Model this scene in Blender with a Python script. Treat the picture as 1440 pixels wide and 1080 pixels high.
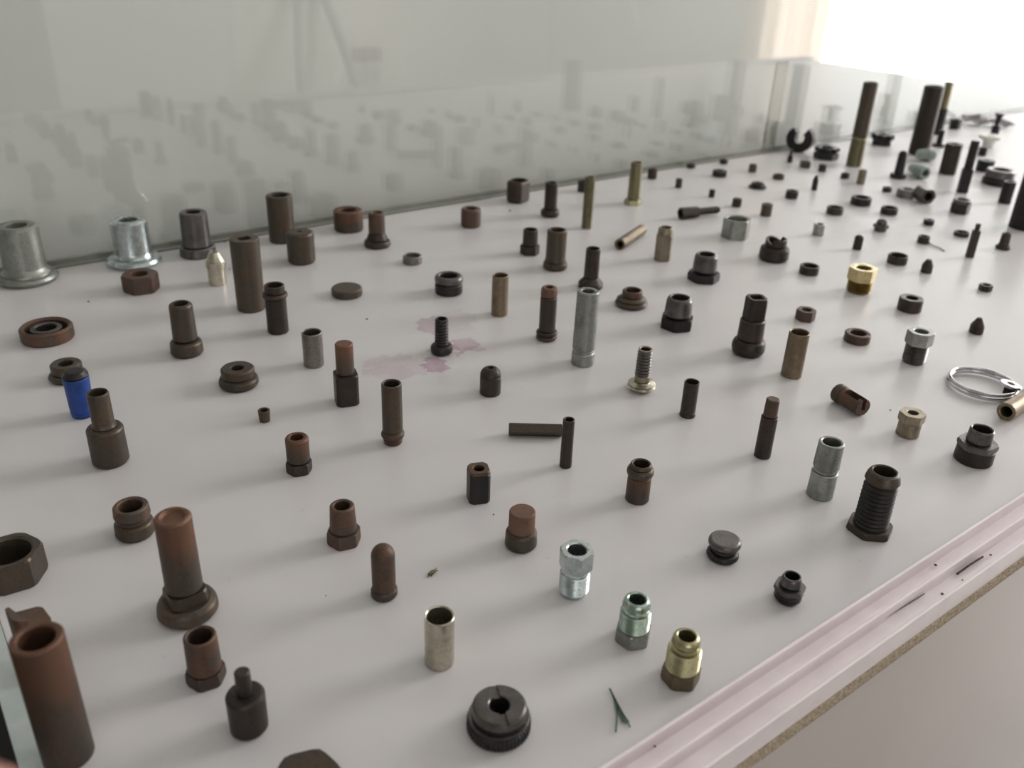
import bpy, bmesh, math, random
from math import sin, cos, tan, pi, radians, hypot, atan2, sqrt
from mathutils import Vector, Matrix, noise
random.seed(7)
SC = bpy.context.scene
COL = SC.collection
for o in list(bpy.data.objects): bpy.data.objects.remove(o)

# ---------------------------------------------------------------- camera
# world: X runs along the back glass, Y towards the back glass, Z up; shelf top at z = SH
SH = 0.80
FPX, PIT, ROL, YAW, HC = 1235.0, radians(27.35), radians(2.4), radians(52.3), 0.25
def _basis():
    u = Vector((0, -cos(PIT), -sin(PIT)))
    u = Matrix(((cos(ROL), -sin(ROL), 0), (sin(ROL), cos(ROL), 0), (0, 0, 1))) @ u
    fw = Vector((0, 0, 1)) - u * u[2]; fw.normalize()
    rt = fw.cross(u)
    return fw * cos(YAW) + rt * sin(YAW), fw * sin(YAW) - rt * cos(YAW), u
DX, DY, DZ = _basis()
CAMP = Vector((0, 0, SH + HC))
def proj(x, y, z):                                   # z above the shelf
    P = DX * x + DY * y + DZ * (z - HC)
    return 720 + FPX * P[0] / P[2], 540 + FPX * P[1] / P[2], P[2]
def at(u, v, z=0.0):                                 # photo pixel -> point on the plane z above the shelf
    ray = Vector(((u - 720) / FPX, (v - 540) / FPX, 1))
    P = ray * ((z - HC) / ray.dot(DZ))
    return P.dot(DX), P.dot(DY)
cd = bpy.data.cameras.new('camera'); cam = bpy.data.objects.new('camera', cd); COL.objects.link(cam)
cam.matrix_world = Matrix(((DX[0], -DX[1], -DX[2], 0), (DY[0], -DY[1], -DY[2], 0), (DZ[0], -DZ[1], -DZ[2], SH + HC), (0, 0, 0, 1)))
cd.sensor_width = 36; cd.lens = FPX * 36 / 1440; cd.clip_start = 0.01; cd.clip_end = 50
cd.dof.use_dof = True; cd.dof.focus_distance = 0.44; cd.dof.aperture_fstop = 11.0
SC.camera = cam
# ---------------------------------------------------------------- light
wd = bpy.data.worlds.new('world'); SC.world = wd; wd.use_nodes = True
bgn = wd.node_tree.nodes['Background']; bgn.inputs[0].default_value = (0.80, 0.88, 1, 1); bgn.inputs[1].default_value = 1.0
def area(name, loc, rot, sx, sy, power, color):
    l = bpy.data.lights.new(name, 'AREA'); l.shape = 'RECTANGLE'; l.size = sx; l.size_y = sy; l.energy = power; l.color = color
    o = bpy.data.objects.new(name, l); COL.objects.link(o); o.location = loc; o.rotation_euler = rot
    return o
WX, WY0, WY1, WZ0, WZ1 = 3.3, -1.12, 0.35, 0.12, 2.75       # the window opening in the end wall
area('window_daylight', (WX + 0.10, (WY0 + WY1) / 2, (WZ0 + WZ1) / 2), (0, radians(90), 0), WZ1 - WZ0, WY1 - WY0, 345, (1.0, 0.99, 0.985))
area('added_ceiling_fill', (0.6, -0.95, 2.93), (0, 0, 0), 2.4, 1.4, 18, (1.0, 0.98, 0.95))  # added fill from above, no ceiling lamp is known here
area('added_front_fill', (-1.2, -2.52, 1.35), (radians(90), 0, 0), 2.0, 1.1, 44, (0.97, 0.99, 1.0))  # added frontal fill that brightens the back wall, no window is built here
SC.view_settings.view_transform = 'Standard'; SC.view_settings.look = 'None'
SC.view_settings.exposure = -1.24; SC.view_settings.gamma = 1; SC.view_settings.use_curve_mapping = False

# ---------------------------------------------------------------- materials
def lin(c): return tuple(((v / 255) / 12.92 if v / 255 <= 0.04045 else ((v / 255 + 0.055) / 1.055) ** 2.4) for v in c) + (1,)
def newmat(name):
    m = bpy.data.materials.new(name); m.use_nodes = True; nt = m.node_tree
    return m, nt, nt.nodes['Principled BSDF']
def N(nt, t, **k):
    n = nt.nodes.new(t)
    for a, b in k.items(): setattr(n, a, b)
    return n
def metal(name, a, b, c, metallic, rough, amt=0.5, scale=90, bump=0.12, top=None):
    """a = main colour, b = patches, c = fine specks; varies from object to object"""
    m, nt, p = newmat(name); L = nt.links.new
    tc = N(nt, 'ShaderNodeTexCoord'); oi = N(nt, 'ShaderNodeObjectInfo')
    off = N(nt, 'ShaderNodeVectorMath', operation='ADD')
    mul = N(nt, 'ShaderNodeVectorMath', operation='SCALE'); mul.inputs['Scale'].default_value = 37
    cx = N(nt, 'ShaderNodeCombineXYZ')
    for i in range(3): L(oi.outputs['Random'], cx.inputs[i])
    L(cx.outputs[0], mul.inputs[0]); L(tc.outputs['Object'], off.inputs[0]); L(mul.outputs[0], off.inputs[1])
    n1 = N(nt, 'ShaderNodeTexNoise'); n1.inputs['Scale'].default_value = scale; n1.inputs['Detail'].default_value = 6; n1.inputs['Roughness'].default_value = 0.65
    n2 = N(nt, 'ShaderNodeTexNoise'); n2.inputs['Scale'].default_value = scale * 9; n2.inputs['Detail'].default_value = 3
    L(off.outputs[0], n1.inputs['Vector']); L(off.outputs[0], n2.inputs['Vector'])
    r1 = N(nt, 'ShaderNodeValToRGB'); r1.color_ramp.elements[0].position = 0.62 - 0.3 * amt; r1.color_ramp.elements[1].position = 0.80 - 0.3 * amt
    L(n1.outputs['Fac'], r1.inputs[0])
    mx = N(nt, 'ShaderNodeMix', data_type='RGBA'); mx.inputs[6].default_value = lin(a); mx.inputs[7].default_value = lin(b)
    L(r1.outputs[0], mx.inputs[0])
    r2 = N(nt, 'ShaderNodeValToRGB'); r2.color_ramp.elements[0].position = 0.5; r2.color_ramp.elements[1].position = 0.72
    L(n2.outputs['Fac'], r2.inputs[0])
    sc2 = N(nt, 'ShaderNodeMath', operation='MULTIPLY'); sc2.inputs[1].default_value = 0.55; L(r2.outputs[0], sc2.inputs[0])
    m2 = N(nt, 'ShaderNodeMix', data_type='RGBA'); L(mx.outputs[2], m2.inputs[6]); m2.inputs[7].default_value = lin(c); L(sc2.outputs[0], m2.inputs[0])
    colout = m2.outputs[2]
    if top:                                          # bare rust towards the upper end, with a ragged boundary
        sep = N(nt, 'ShaderNodeSeparateXYZ'); L(tc.outputs['Generated'], sep.inputs[0])
        n3 = N(nt, 'ShaderNodeTexNoise'); n3.inputs['Scale'].default_value = scale * 0.8; n3.inputs['Detail'].default_value = 4; L(off.outputs[0], n3.inputs['Vector'])
        ma = N(nt, 'ShaderNodeMath', operation='MULTIPLY_ADD'); ma.inputs[1].default_value = 0.9; L(n3.outputs['Fac'], ma.inputs[0]); L(sep.outputs[2], ma.inputs[2])
        rr0 = N(nt, 'ShaderNodeMapRange', interpolation_type='SMOOTHSTEP'); rr0.inputs[1].default_value = 0.72; rr0.inputs[2].default_value = 1.34; L(ma.outputs[0], rr0.inputs[0])
        m3 = N(nt, 'ShaderNodeMix', data_type='RGBA'); sc3 = N(nt, 'ShaderNodeMath', operation='MULTIPLY'); sc3.inputs[1].default_value = 0.85; L(rr0.outputs[0], sc3.inputs[0]); L(sc3.outputs[0], m3.inputs[0]); L(m2.outputs[2], m3.inputs[6]); m3.inputs[7].default_value = lin(top); colout = m3.outputs[2]
    hs = N(nt, 'ShaderNodeHueSaturation'); mr = N(nt, 'ShaderNodeMapRange'); mr.inputs[3].default_value = 0.82; mr.inputs[4].default_value = 1.18
    L(oi.outputs['Random'], mr.inputs[0]); L(mr.outputs[0], hs.inputs['Value']); L(colout, hs.inputs['Color'])
    L(hs.outputs[0], p.inputs['Base Color'])
    p.inputs['Metallic'].default_value = metallic
    rr = N(nt, 'ShaderNodeMapRange'); rr.inputs[3].default_value = max(0.08, rough - 0.12); rr.inputs[4].default_value = min(1, rough + 0.15)
    L(n1.outputs['Fac'], rr.inputs[0]); L(rr.outputs[0], p.inputs['Roughness'])
    bp = N(nt, 'ShaderNodeBump'); bp.inputs['Strength'].default_value = bump; bp.inputs['Distance'].default_value = 0.0004
    L(n2.outputs['Fac'], bp.inputs['Height']); L(bp.outputs[0], p.inputs['Normal'])
    return m
def plain(name, c, rough=0.5, metallic=0.0, spec=0.5, nscale=0, c2=None, bump=0.0):
    m, nt, p = newmat(name); L = nt.links.new
    p.inputs['Base Color'].default_value = lin(c); p.inputs['Roughness'].default_value = rough; p.inputs['Metallic'].default_value = metallic
    p.inputs['Specular IOR Level'].default_value = spec
    if nscale:
        tc = N(nt, 'ShaderNodeTexCoord'); n = N(nt, 'ShaderNodeTexNoise'); n.inputs['Scale'].default_value = nscale; n.inputs['Detail'].default_value = 5
        L(tc.outputs['Object'], n.inputs['Vector'])
        r = N(nt, 'ShaderNodeValToRGB'); r.color_ramp.elements[0].position = 0.35; r.color_ramp.elements[1].position = 0.65
        r.color_ramp.elements[0].color = lin(c); r.color_ramp.elements[1].color = lin(c2 or c)
        L(n.outputs['Fac'], r.inputs[0]); L(r.outputs[0], p.inputs['Base Color'])
        if bump:
            b = N(nt, 'ShaderNodeBump'); b.inputs['Strength'].default_value = bump; b.inputs['Distance'].default_value = 0.001
            L(n.outputs['Fac'], b.inputs['Height']); L(b.outputs[0], p.inputs['Normal'])
    return m
M = {
 'BR': metal('brown_oxide_steel', (78, 71, 63), (86, 72, 58), (54, 49, 45), 0.55, 0.44, 0.6),
 'DB': metal('dark_brown_steel', (60, 53, 48), (74, 58, 50), (42, 39, 37), 0.55, 0.44, 0.5),
 'RU': metal('rusted_steel', (78, 68, 61), (98, 72, 57), (60, 52, 47), 0.45, 0.52, 0.75),
 'RO': metal('orange_rusted_steel', (108, 80, 64), (96, 72, 60), (78, 60, 50), 0.30, 0.65, 0.6),
 'RG': metal('rust_topped_steel', (74, 67, 60), (84, 68, 56), (56, 50, 46), 0.45, 0.50, 0.6, top=(106, 74, 57)),
 'DK': metal('black_steel', (50, 48, 47), (62, 54, 50), (38, 37, 37), 0.6, 0.42, 0.4),
 'SD': metal('dark_grey_steel', (104, 100, 98), (86, 80, 76), (70, 66, 64), 0.85, 0.33, 0.5),
 'ST': metal('grey_steel', (142, 136, 130), (116, 108, 100), (100, 92, 86), 0.85, 0.34, 0.5),
 'NI': metal('nickel_plated_steel', (190, 184, 168), (168, 160, 144), (140, 130, 114), 0.9, 0.28, 0.4),
 'ZN': metal('bright_zinc', (196, 204, 204), (170, 182, 178), (140, 150, 146), 0.92, 0.25, 0.5),
 'ZG': metal('dull_galvanised_zinc', (158, 160, 154), (136, 138, 132), (112, 112, 106), 0.8, 0.42, 0.5),
 'ZT': metal('green_tinted_zinc', (178, 194, 180), (160, 176, 170), (130, 146, 134), 0.92, 0.26, 0.5),
 'YZ': metal('yellow_zinc', (172, 166, 134), (152, 146, 112), (120, 114, 90), 0.9, 0.30, 0.5),
 'OL': metal('olive_yellow_zinc', (124, 118, 92), (112, 106, 80), (88, 82, 64), 0.85, 0.36, 0.5),
 'BS': metal('tarnished_brass', (132, 118, 98), (116, 102, 84), (94, 82, 68), 0.8, 0.42, 0.5),
 'BG': metal('bright_brass', (182, 166, 124), (158, 142, 102), (126, 112, 80), 0.92, 0.28, 0.4),
 'TN': metal('tan_grey_zinc', (150, 140, 122), (130, 118, 102), (106, 94, 80), 0.8, 0.40, 0.5),
 'CR': metal('chrome_steel', (205, 205, 208), (190, 190, 194), (170, 170, 175), 0.97, 0.14, 0.2, bump=0.05),
 'BL': metal('blue_painted', (24, 62, 138), (18, 48, 112), (34, 66, 120), 0.0, 0.42, 0.5),
 'GP': plain('green_plastic', (138, 154, 146), 0.3, nscale=200, c2=(160, 172, 164)),
 'WP': plain('white_plastic_part', (225, 222, 216), 0.35, nscale=100, c2=(210, 208, 202)),
 'FI': plain('green_fibre', (52, 84, 66), 0.8, nscale=900, c2=(84, 112, 92)),
 'SP': plain('dark_speck', (50, 42, 38), 0.8, nscale=900, c2=(80, 66, 50)),
}

# ---------------------------------------------------------------- mesh helpers
def sharpen(bm, ang=18):
    a = radians(ang)
    for f in bm.faces: f.smooth = True
    for e in bm.edges:
        if len(e.link_faces) == 2 and e.calc_face_angle(0) > a: e.smooth = False
def link(name, bm, mat, parent=None, ang=18, smooth=True):
    bmesh.ops.recalc_face_normals(bm, faces=bm.faces)
    if smooth: sharpen(bm, ang)
    me = bpy.data.meshes.new(name); bm.to_mesh(me); bm.free()
    me.materials.append(M[mat] if isinstance(mat, str) else mat)
    o = bpy.data.objects.new(name, me); COL.objects.link(o)
    if parent: o.parent = parent
    return o
def tag(o, label=None, cat=None, group=None, kind=None):
    if label: o['label'] = label
    if cat: o['category'] = cat
    if group: o['group'] = group
    if kind: o['kind'] = kind
    return o
def empty(name, loc, rz=0):
    o = bpy.data.objects.new(name, None); o.empty_display_size = 0.01; COL.objects.link(o)
    o.location = loc; o.rotation_euler = (0, 0, rz); return o
def box(bm, x0, x1, y0, y1, z0, z1):
    v = [bm.verts.new((x, y, z)) for x in (x0, x1) for y in (y0, y1) for z in (z0, z1)]
    for q in ((0, 1, 3, 2), (4, 6, 7, 5), (0, 4, 5, 1), (2, 3, 7, 6), (0, 2, 6, 4), (1, 5, 7, 3)):
        bm.faces.new([v[i] for i in q])
    return v
def boxobj(name, dims, mat, parent=None, bev=0):
    bm = bmesh.new(); box(bm, *dims)
    if bev: bmesh.ops.bevel(bm, geom=bm.edges[:], offset=bev, segments=2, affect='EDGES', profile=0.5)
    return link(name, bm, mat, parent)
def shape_r(sh, th, r, cap=None):
    if sh == 'c': v = r
    elif sh == 'h':
        t = (th + pi / 6) % (pi / 3) - pi / 6; v = min(0.875 * r / cos(t), r)
    elif sh == 's':
        t = (th + pi / 4) % (pi / 2) - pi / 4; v = min(0.81 * r / cos(t), r)
    elif sh == 'd':
        v = min(r, 0.74 * r / max(abs(cos(th)), 1e-4))
    elif sh == 'k':                                   # knurled / serrated
        v = r * (1.0 if int(round(th / (2 * pi) * 96)) % 2 else 0.965)
    elif sh == 'n':                                   # castellated, eight teeth
        v = r * (1.0 if (int(round(th / (2 * pi) * 48)) % 6) in (0, 1, 2) else 0.80)
    return min(v, cap) if cap is not None else v
def rings(bm, loop, n, rot=0.0, closed=False):
    """loop: list of (r, z, shape, cap); r == 0 is a pole"""
    prev = None; first = None; out = []
    for (r, z, sh, cap) in loop:
        if r <= 0: cur = [bm.verts.new((0, 0, z))]
        else:
            cur = []
            for i in range(n):
                th = 2 * pi * i / n; q = shape_r(sh, th, r, cap)
                cur.append(bm.verts.new((q * cos(th + rot), q * sin(th + rot), z)))
        out.append(cur)
    if closed: out.append(out[0])
    for a, b in zip(out, out[1:]):
        if len(a) == 1 and len(b) == 1: continue
        for i in range(n):
            j = (i + 1) % n
            if len(a) == 1: bm.faces.new((a[0], b[i], b[j]))
            elif len(b) == 1: bm.faces.new((a[i], a[j], b[0]))
            else: bm.faces.new((a[i], a[j], b[j], b[i]))
def S(part, z0, z1, r, r1=None, sh='c', o='', m=None):
    return dict(part=part, z0=z0, z1=z1, r0=r, r1=r if r1 is None else r1, sh=sh, o=o, m=m)
def outer(s, R, H):
    z0, z1, a, b, sh = s['z0'] * H, s['z1'] * H, s['r0'] * R, s['r1'] * R, s['sh']
    c = min(0.09 * R, 0.25 * (z1 - z0)); o = s['o']; pts = []
    if 'thread' in o:
        n = 8 if 'coarse' in o else 10; dp = 0.86 if 'coarse' in o else 0.90
        pts.append((a * 0.9, z0, 'c', None))
        for i in range(n):
            u = (i + 0.25) / n; v = (i + 0.75) / n
            pts.append((a * 0.99 + (b - a) * u, z0 + (z1 - z0) * u, 'c', None)); pts.append(((a + (b - a) * v) * dp, z0 + (z1 - z0) * v, 'c', None))
        pts.append((b * 0.90, z1, 'c', None))
        return pts
    if 'bead' in o:
        for i in range(9):
            t = -pi / 2 + pi * i / 8; k = a - 0.5 * (z1 - z0)
            k = max(k, a * 0.72); pts.append((k + (a - k) * cos(t), z0 + (z1 - z0) * (0.5 + 0.5 * sin(t)), sh, None))
        return pts
    if 'dome' in o:
        k = a * 0.35 if 'blunt' in o else 0
        pts = [(a * 0.97, z0, sh, None), (a, z0 + c * 0.5, sh, None)]
        for i in range(0, 8):
            t = pi / 2 * i / 8; pts.append((k + (a - k) * cos(t), z0 + (z1 - z0) * (0.76 + 0.24 * sin(t)) if 'long' in o else z0 + c * 0.5 + (z1 - z0 - c * 0.5) * sin(t), sh, None))
        if k: pts.append((k, z1, sh, None))
        return pts
    if sh in 'hsn':
        pts = [(a, z0, sh, a * 0.95), (a, z0 + c, sh, None), (b, z1 - c * 0.9, sh, None), (b, z1, sh, b * (0.93 if sh != 'n' else 0.9))]
    elif 'fillet' in o:
        pts = [(a, z0, sh, None)]
        for i in range(1, 6):
            t = i / 6; pts.append((b + (a - b) * (1 - t) ** 2.2 + (0.04 * R * (1 - t)), z0 + (z1 - z0) * t * 0.16, sh, None))
        pts += [(b, z1 - c, sh, None), (b - c, z1, sh, None)]
    else:
        cc = c * (1.9 if 'soft' in o else 0.8)
        pts = [(a - cc * 0.7, z0, sh, None), (a, z0 + cc, sh, None)]
        if 'soft' in o: pts.append((b, z1 - cc, sh, None)); pts.append((b - cc * 0.35, z1 - cc * 0.35, sh, None)); pts.append((b - cc, z1, sh, None))
        else: pts += [(b, z1 - cc, sh, None), (b - cc, z1, sh, None)]
    return pts
def build(name, secs, R, H, mat, bore=0.0, bs='c', rot=0.0, n=48, dish=0.0, depth=1.0, loc=(0, 0, 0), top_ring=None):
    """a standing turned part: one mesh, or an Empty with one mesh per section"""
    multi = len(secs) > 1
    root = empty(name, loc) if multi else None
    objs = []
    zb = (1 - depth) * H if depth < 1 else 0.06 * H
    rb = bore * R
    for i, s in enumerate(secs):
        bm = bmesh.new(); pts = outer(s, R, H); z0, z1 = s['z0'] * H, s['z1'] * H
        last = i == len(secs) - 1
        if bore and z1 > zb:
            rim = rb * 1.12 if last else rb
            tail = [(rim, z1, bs, None)]
            if last: tail.append((rb, z1 - 0.10 * rb, bs, None))
            if z0 >= zb: rings(bm, pts + tail + [(rb, z0, bs, None)], n, rot, closed=True)
            else: rings(bm, [(0, z0, 'c', None)] + pts + tail + [(rb, zb, bs, None), (0, zb, 'c', None)], n, rot)
        else:
            tail = [(0, z1, 'c', None)]
            if last and dish: b = pts[-1][0]; tail = [(b * 0.80, z1, 'c', None), (b * 0.62, z1 - dish * R, 'c', None), (0, z1 - dish * R * 1.1, 'c', None)]
            elif last and pts[-1][0] == 0: tail = []
            rings(bm, [(0, z0, 'c', None)] + pts + tail, n, rot)
        o = link(name if not multi else s['part'], bm, s['m'] or mat, root)
        if multi and s['m']: pass
        objs.append(o)
    if not multi: root = objs[0]; root.location = loc
    return root, objs
def ground(cx, yl, w):
    gx, gy = at(cx, yl); d = hypot(gx, gy); ax, ay = gx / d, gy / d; R = 0.005
    for _ in range(8):
        x, y = gx + ax * R, gy + ay * R; R = w / 2 * proj(x, y, 0)[2] / FPX
        R *= 0.985
    return gx + ax * R, gy + ay * R, R, ax, ay
def height(x, y, ax, ay, rt, yt):
    lo, hi = 0.0, 0.2
    for _ in range(40):
        mid = (lo + hi) / 2
        if proj(x + ax * rt, y + ay * rt, mid)[1] > yt: lo = mid
        else: hi = mid
    return lo
COUNT = [0]; FOOT = []
def O(name, cat, label, cx, yl, w, yt, mat, secs, bore=0.0, bs='c', rot=0, dish=0, depth=1.0, g=None):
    x, y, R, ax, ay = ground(cx, yl, w)
    t = secs[-1]; rt = R * t['r1'] * (0.25 if 'dome' in t['o'] else 0.92)
    H = height(x, y, ax, ay, rt, yt)
    n = 96 if any(q['sh'] == 'k' for q in secs) else 48 if w > 12 else 24
    root, objs = build(name, secs, R, H, mat, bore, bs, radians(rot) + atan2(ay, ax), n, dish, depth, (x, y, SH + 0.0001))
    tag(root, label, cat, g); COUNT[0] += 1; FOOT.append((name, x, y, R, label))
    return root, objs, R, H
def cut(o, cutters):
    """subtract simple solids from a mesh object for good (the cutters are deleted)"""
    made = []
    for bm in cutters:
        bmesh.ops.recalc_face_normals(bm, faces=bm.faces)
        me = bpy.data.meshes.new('cutter'); bm.to_mesh(me); bm.free()
        c = bpy.data.objects.new('cutter', me); COL.objects.link(c); c.matrix_world = Matrix.Identity(4); made.append(c)
        md = o.modifiers.new('b', 'BOOLEAN'); md.operation = 'DIFFERENCE'; md.object = c; md.solver = 'EXACT'
    par, loc, rot = o.parent, o.location.copy(), o.rotation_euler.copy(); o.parent = None; o.location = (0, 0, 0); o.rotation_euler = (0, 0, 0)
    bpy.context.view_layer.update()
    me2 = bpy.data.meshes.new_from_object(o.evaluated_get(bpy.context.evaluated_depsgraph_get()))
    o.modifiers.clear(); o.data = me2; o.parent = par; o.location = loc; o.rotation_euler = rot
    for c in made: bpy.data.objects.remove(c)
    bm = bmesh.new(); bm.from_mesh(me2); sharpen(bm, 25); bm.to_mesh(me2); bm.free()
def boxbm(x0, x1, y0, y1, z0, z1, rz=0, tilt=0, piv=(0, 0, 0)):
    bm = bmesh.new(); box(bm, x0, x1, y0, y1, z0, z1)
    bmesh.ops.transform(bm, matrix=Matrix.Translation(piv) @ Matrix.Rotation(rz, 4, 'Z') @ Matrix.Rotation(tilt, 4, 'Y'), verts=bm.verts)
    return bm
def lay(name, cat, label, p0, p1, wpx, mat, secs, bore=0, bs='c', rot=0, g=None, n=48):
    """a turned part lying on its side: p0 / p1 are the photo pixels of the two ends of its axis; wpx is its width at p0"""
    R = 0.004
    for _ in range(8):
        x0, y0 = at(p0[0], p0[1], R); R = wpx / 2 * proj(x0, y0, R)[2] / FPX
    x1, y1 = at(p1[0], p1[1], R); L = hypot(x1 - x0, y1 - y0)
    root, objs = build(name, secs, R, L, mat, bore, bs, radians(rot), n, 0, 1.0, (0, 0, 0))
    # built upright with its far end at the bottom; tip it over so that the top end is at p0
    root.rotation_euler = (0, radians(90), atan2(y0 - y1, x0 - x1))
    root.location = (x1, y1, SH + R * max(s['r0'] for s in secs) + 0.0001)
    tag(root, label, cat, g); COUNT[0] += 1
    return root, objs, R, L
def tube_path(name, pts, r, mat, parent=None, n=8, closed=False, flat=1.0):
    bm = bmesh.new(); P = [Vector(p) for p in pts]; rs = []
    for i, p in enumerate(P):
        a = P[i - 1] if (i > 0 or closed) else P[i]; b = P[(i + 1) % len(P)] if (i < len(P) - 1 or closed) else P[i]
        t = (b - a).normalized(); s = t.cross(Vector((0, 0, 1)));
        if s.length < 1e-4: s = Vector((1, 0, 0))
        s.normalize(); u = s.cross(t)
        rr = r(i / (len(P) - 1)) if callable(r) else r
        rs.append([bm.verts.new(p + s * cos(2 * pi * k / n) * rr * flat + u * sin(2 * pi * k / n) * rr) for k in range(n)])
    m = len(rs) if closed else len(rs) - 1
    for i in range(m):
        a, b = rs[i], rs[(i + 1) % len(rs)]
        for k in range(n): bm.faces.new((a[k], a[(k + 1) % n], b[(k + 1) % n], b[k]))
    if not closed: bm.faces.new(rs[0]); bm.faces.new(rs[-1])
    return link(name, bm, mat, parent, ang=50)
# ---------------------------------------------------------------- the room
def wallmat(name, c, rough=0.7, c2=None, sc=1.5): return plain(name, c, rough, 0, 0.3, sc, c2 or tuple(v - 8 for v in c), 0.02)
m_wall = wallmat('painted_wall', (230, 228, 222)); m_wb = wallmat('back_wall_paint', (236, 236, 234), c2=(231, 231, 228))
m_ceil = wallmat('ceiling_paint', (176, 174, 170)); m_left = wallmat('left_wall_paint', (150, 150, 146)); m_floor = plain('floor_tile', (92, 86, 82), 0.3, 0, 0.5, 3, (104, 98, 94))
m_trim = plain('window_frame_paint', (196, 194, 190), 0.4)
RX0, RX1, RY0, RY1, RZ = -2.4, WX, -2.6, 0.80, 2.95
def struct(name, dims, m): return tag(boxobj(name, dims, m), kind='structure')
fl = struct('floor', (RX0 - .1, RX1 + .1, RY0 - .1, RY1 + .1, -0.08, -0.012), m_floor)
k = 0
for i in range(10):                                    # floor tiles with open joints
    for j in range(6):
        x0 = RX0 + i * 0.6; y0 = RY0 + j * 0.6
        t = boxobj('tile', (x0 + .002, min(x0 + .598, RX1), y0 + .002, min(y0 + .598, RY1), -0.012, 0), m_floor, fl)
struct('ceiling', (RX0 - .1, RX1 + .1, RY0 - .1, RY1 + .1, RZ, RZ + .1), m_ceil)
struct('wall_back', (RX0 - .1, RX1 + .3, RY1, RY1 + .1, 0, RZ), m_wb)
struct('added_dark_band', (RX0, RX1, RY1 - .012, RY1, 0, .42), plain('dark_band_paint', (58, 56, 53), .5, 0, .4, 3, (66, 63, 60)))  # dark band added so the view past the side glass stays dark
struct('wall_front', (RX0 - .1, RX1 + .3, RY0 - .1, RY0, 0, RZ), m_wall)
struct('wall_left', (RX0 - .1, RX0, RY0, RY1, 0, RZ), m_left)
bm = bmesh.new()                                       # end wall with the window opening
for d in ((RX1, RX1 + .2, RY0, WY0, 0, RZ), (RX1, RX1 + .2, WY1, RY1, 0, RZ), (RX1, RX1 + .2, WY0, WY1, 0, WZ0), (RX1, RX1 + .2, WY0, WY1, WZ1, RZ)): box(bm, *d)
tag(link('wall_right', bm, m_wall), kind='structure')
w = tag(empty('window_1', (RX1 + .04, (WY0 + WY1) / 2, WZ0)), kind='structure')
hw = (WY1 - WY0) / 2; hh = WZ1 - WZ0
bm = bmesh.new()
for d in ((-.03, .03, -hw, -hw + .05, 0, hh), (-.03, .03, hw - .05, hw, 0, hh), (-.03, .03, -hw, hw, 0, .05), (-.03, .03, -hw, hw, hh - .05, hh)): box(bm, *d)
link('window_frame', bm, m_trim, w)
for y in (-.495,): boxobj('mullion', (-.02, .02, y - .025, y + .025, .05, hh - .05), m_trim, w)
boxobj('window_sill', (-.12, .0, -hw - .05, hw + .05, -.03, 0), m_trim, w, .004)
def curtain():  # cloth added to tone down part of the mirrored window
    m = bpy.data.materials.new('dimming_curtain'); m.use_nodes = True; nt = m.node_tree; nt.nodes.remove(nt.nodes['Principled BSDF'])
    a = N(nt, 'ShaderNodeBsdfDiffuse'); a.inputs[0].default_value = lin((226, 214, 200)); b = N(nt, 'ShaderNodeBsdfTranslucent'); b.inputs[0].default_value = lin((226, 208, 192))
    c = N(nt, 'ShaderNodeMixShader'); c.inputs[0].default_value = .75; nt.links.new(a.outputs[0], c.inputs[1]); nt.links.new(b.outputs[0], c.inputs[2]); nt.links.new(c.outputs[0], nt.nodes['Material Output'].inputs[0])
    bm = bmesh.new(); n = 60; g = []
    for i in range(n + 1):
        y = -1.20 + .44 * i / n; x = WX - .07 + .012 * sin(i * 1.25) + .006 * sin(i * .7 + 1)
        g.append((bm.verts.new((x, y, .06)), bm.verts.new((x, y, 2.84))))
    for a_, b_ in zip(g, g[1:]): bm.faces.new((a_[0], b_[0], b_[1], a_[1]))
    cu = link('curtain', bm, m, ang=80); tag(cu, 'cream curtain added to dim the end window, mirrored in the glass', 'curtain')
    r = tube_path('rod', [Vector((WX - .07, -1.25, 2.85)), Vector((WX - .07, .45, 2.85))], .012, m_trim, cu, 10)
curtain()
# joinery on the wall behind the photographer, seen mirrored in the glass
GY = 0.735                                             # front face of the back glass
def mirror(u, v, Y):                                   # photo pixel in the mirror -> point of the room at depth Y
    ray = Vector(((u - 720) / FPX, (v - 540) / FPX, 1)); k = (2 * GY - Y) / ray.dot(DY)
    return ray.dot(DX) * k, ray.dot(DZ) * k + HC
m_door = plain('door_paint', (236, 232, 218), 0.35, 0, 0.5, 2, (230, 226, 212)); m_dark = plain('grey_cupboard_paint', (150, 150, 142), 0.5, 0, 0.4, 2, (140, 141, 134))
xa, _ = mirror(330, 60, RY0 + .03); xb, _ = mirror(577, 60, RY0 + .03)
d1 = tag(empty('door_1', ((xa + xb) / 2, RY0 + .02, 0)), kind='structure'); hwd = (xb - xa) / 2
boxobj('door_leaf', (-hwd, hwd, -.018, -.012, .01, 2.1), m_door, d1, .003)
for z in (.25, 1.2): boxobj('door_panel', (-hwd + .1, hwd - .1, -.012, -.008, z, z + .7), m_door, d1, .003)
boxobj('door_handle', (hwd - .09, hwd - .06, -.012, .03, 1.0, 1.12), 'ST', d1, .004)
xc, _ = mirror(45, 60, RY0 + .03)
cb = tag(empty('tall_cupboard', (xc - .5, RY0 + .2, 0)), 'tall grey cupboard against the wall behind the photographer, mirrored in the glass', 'cupboard')
boxobj('body', (-.5, .5, -.19, .18, 0.02, 2.0), m_dark, cb, .004)
for s in (-1, 1):
    o = boxobj('door', (min(s * .495, s * .004), max(s * .495, s * .004), .18, .2, .08, 1.97), m_dark, cb, .003)
    boxobj('handle', (s * .05 - .01, s * .05 + .01, .2, .23, .95, 1.1), 'ST', o, .003)
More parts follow.
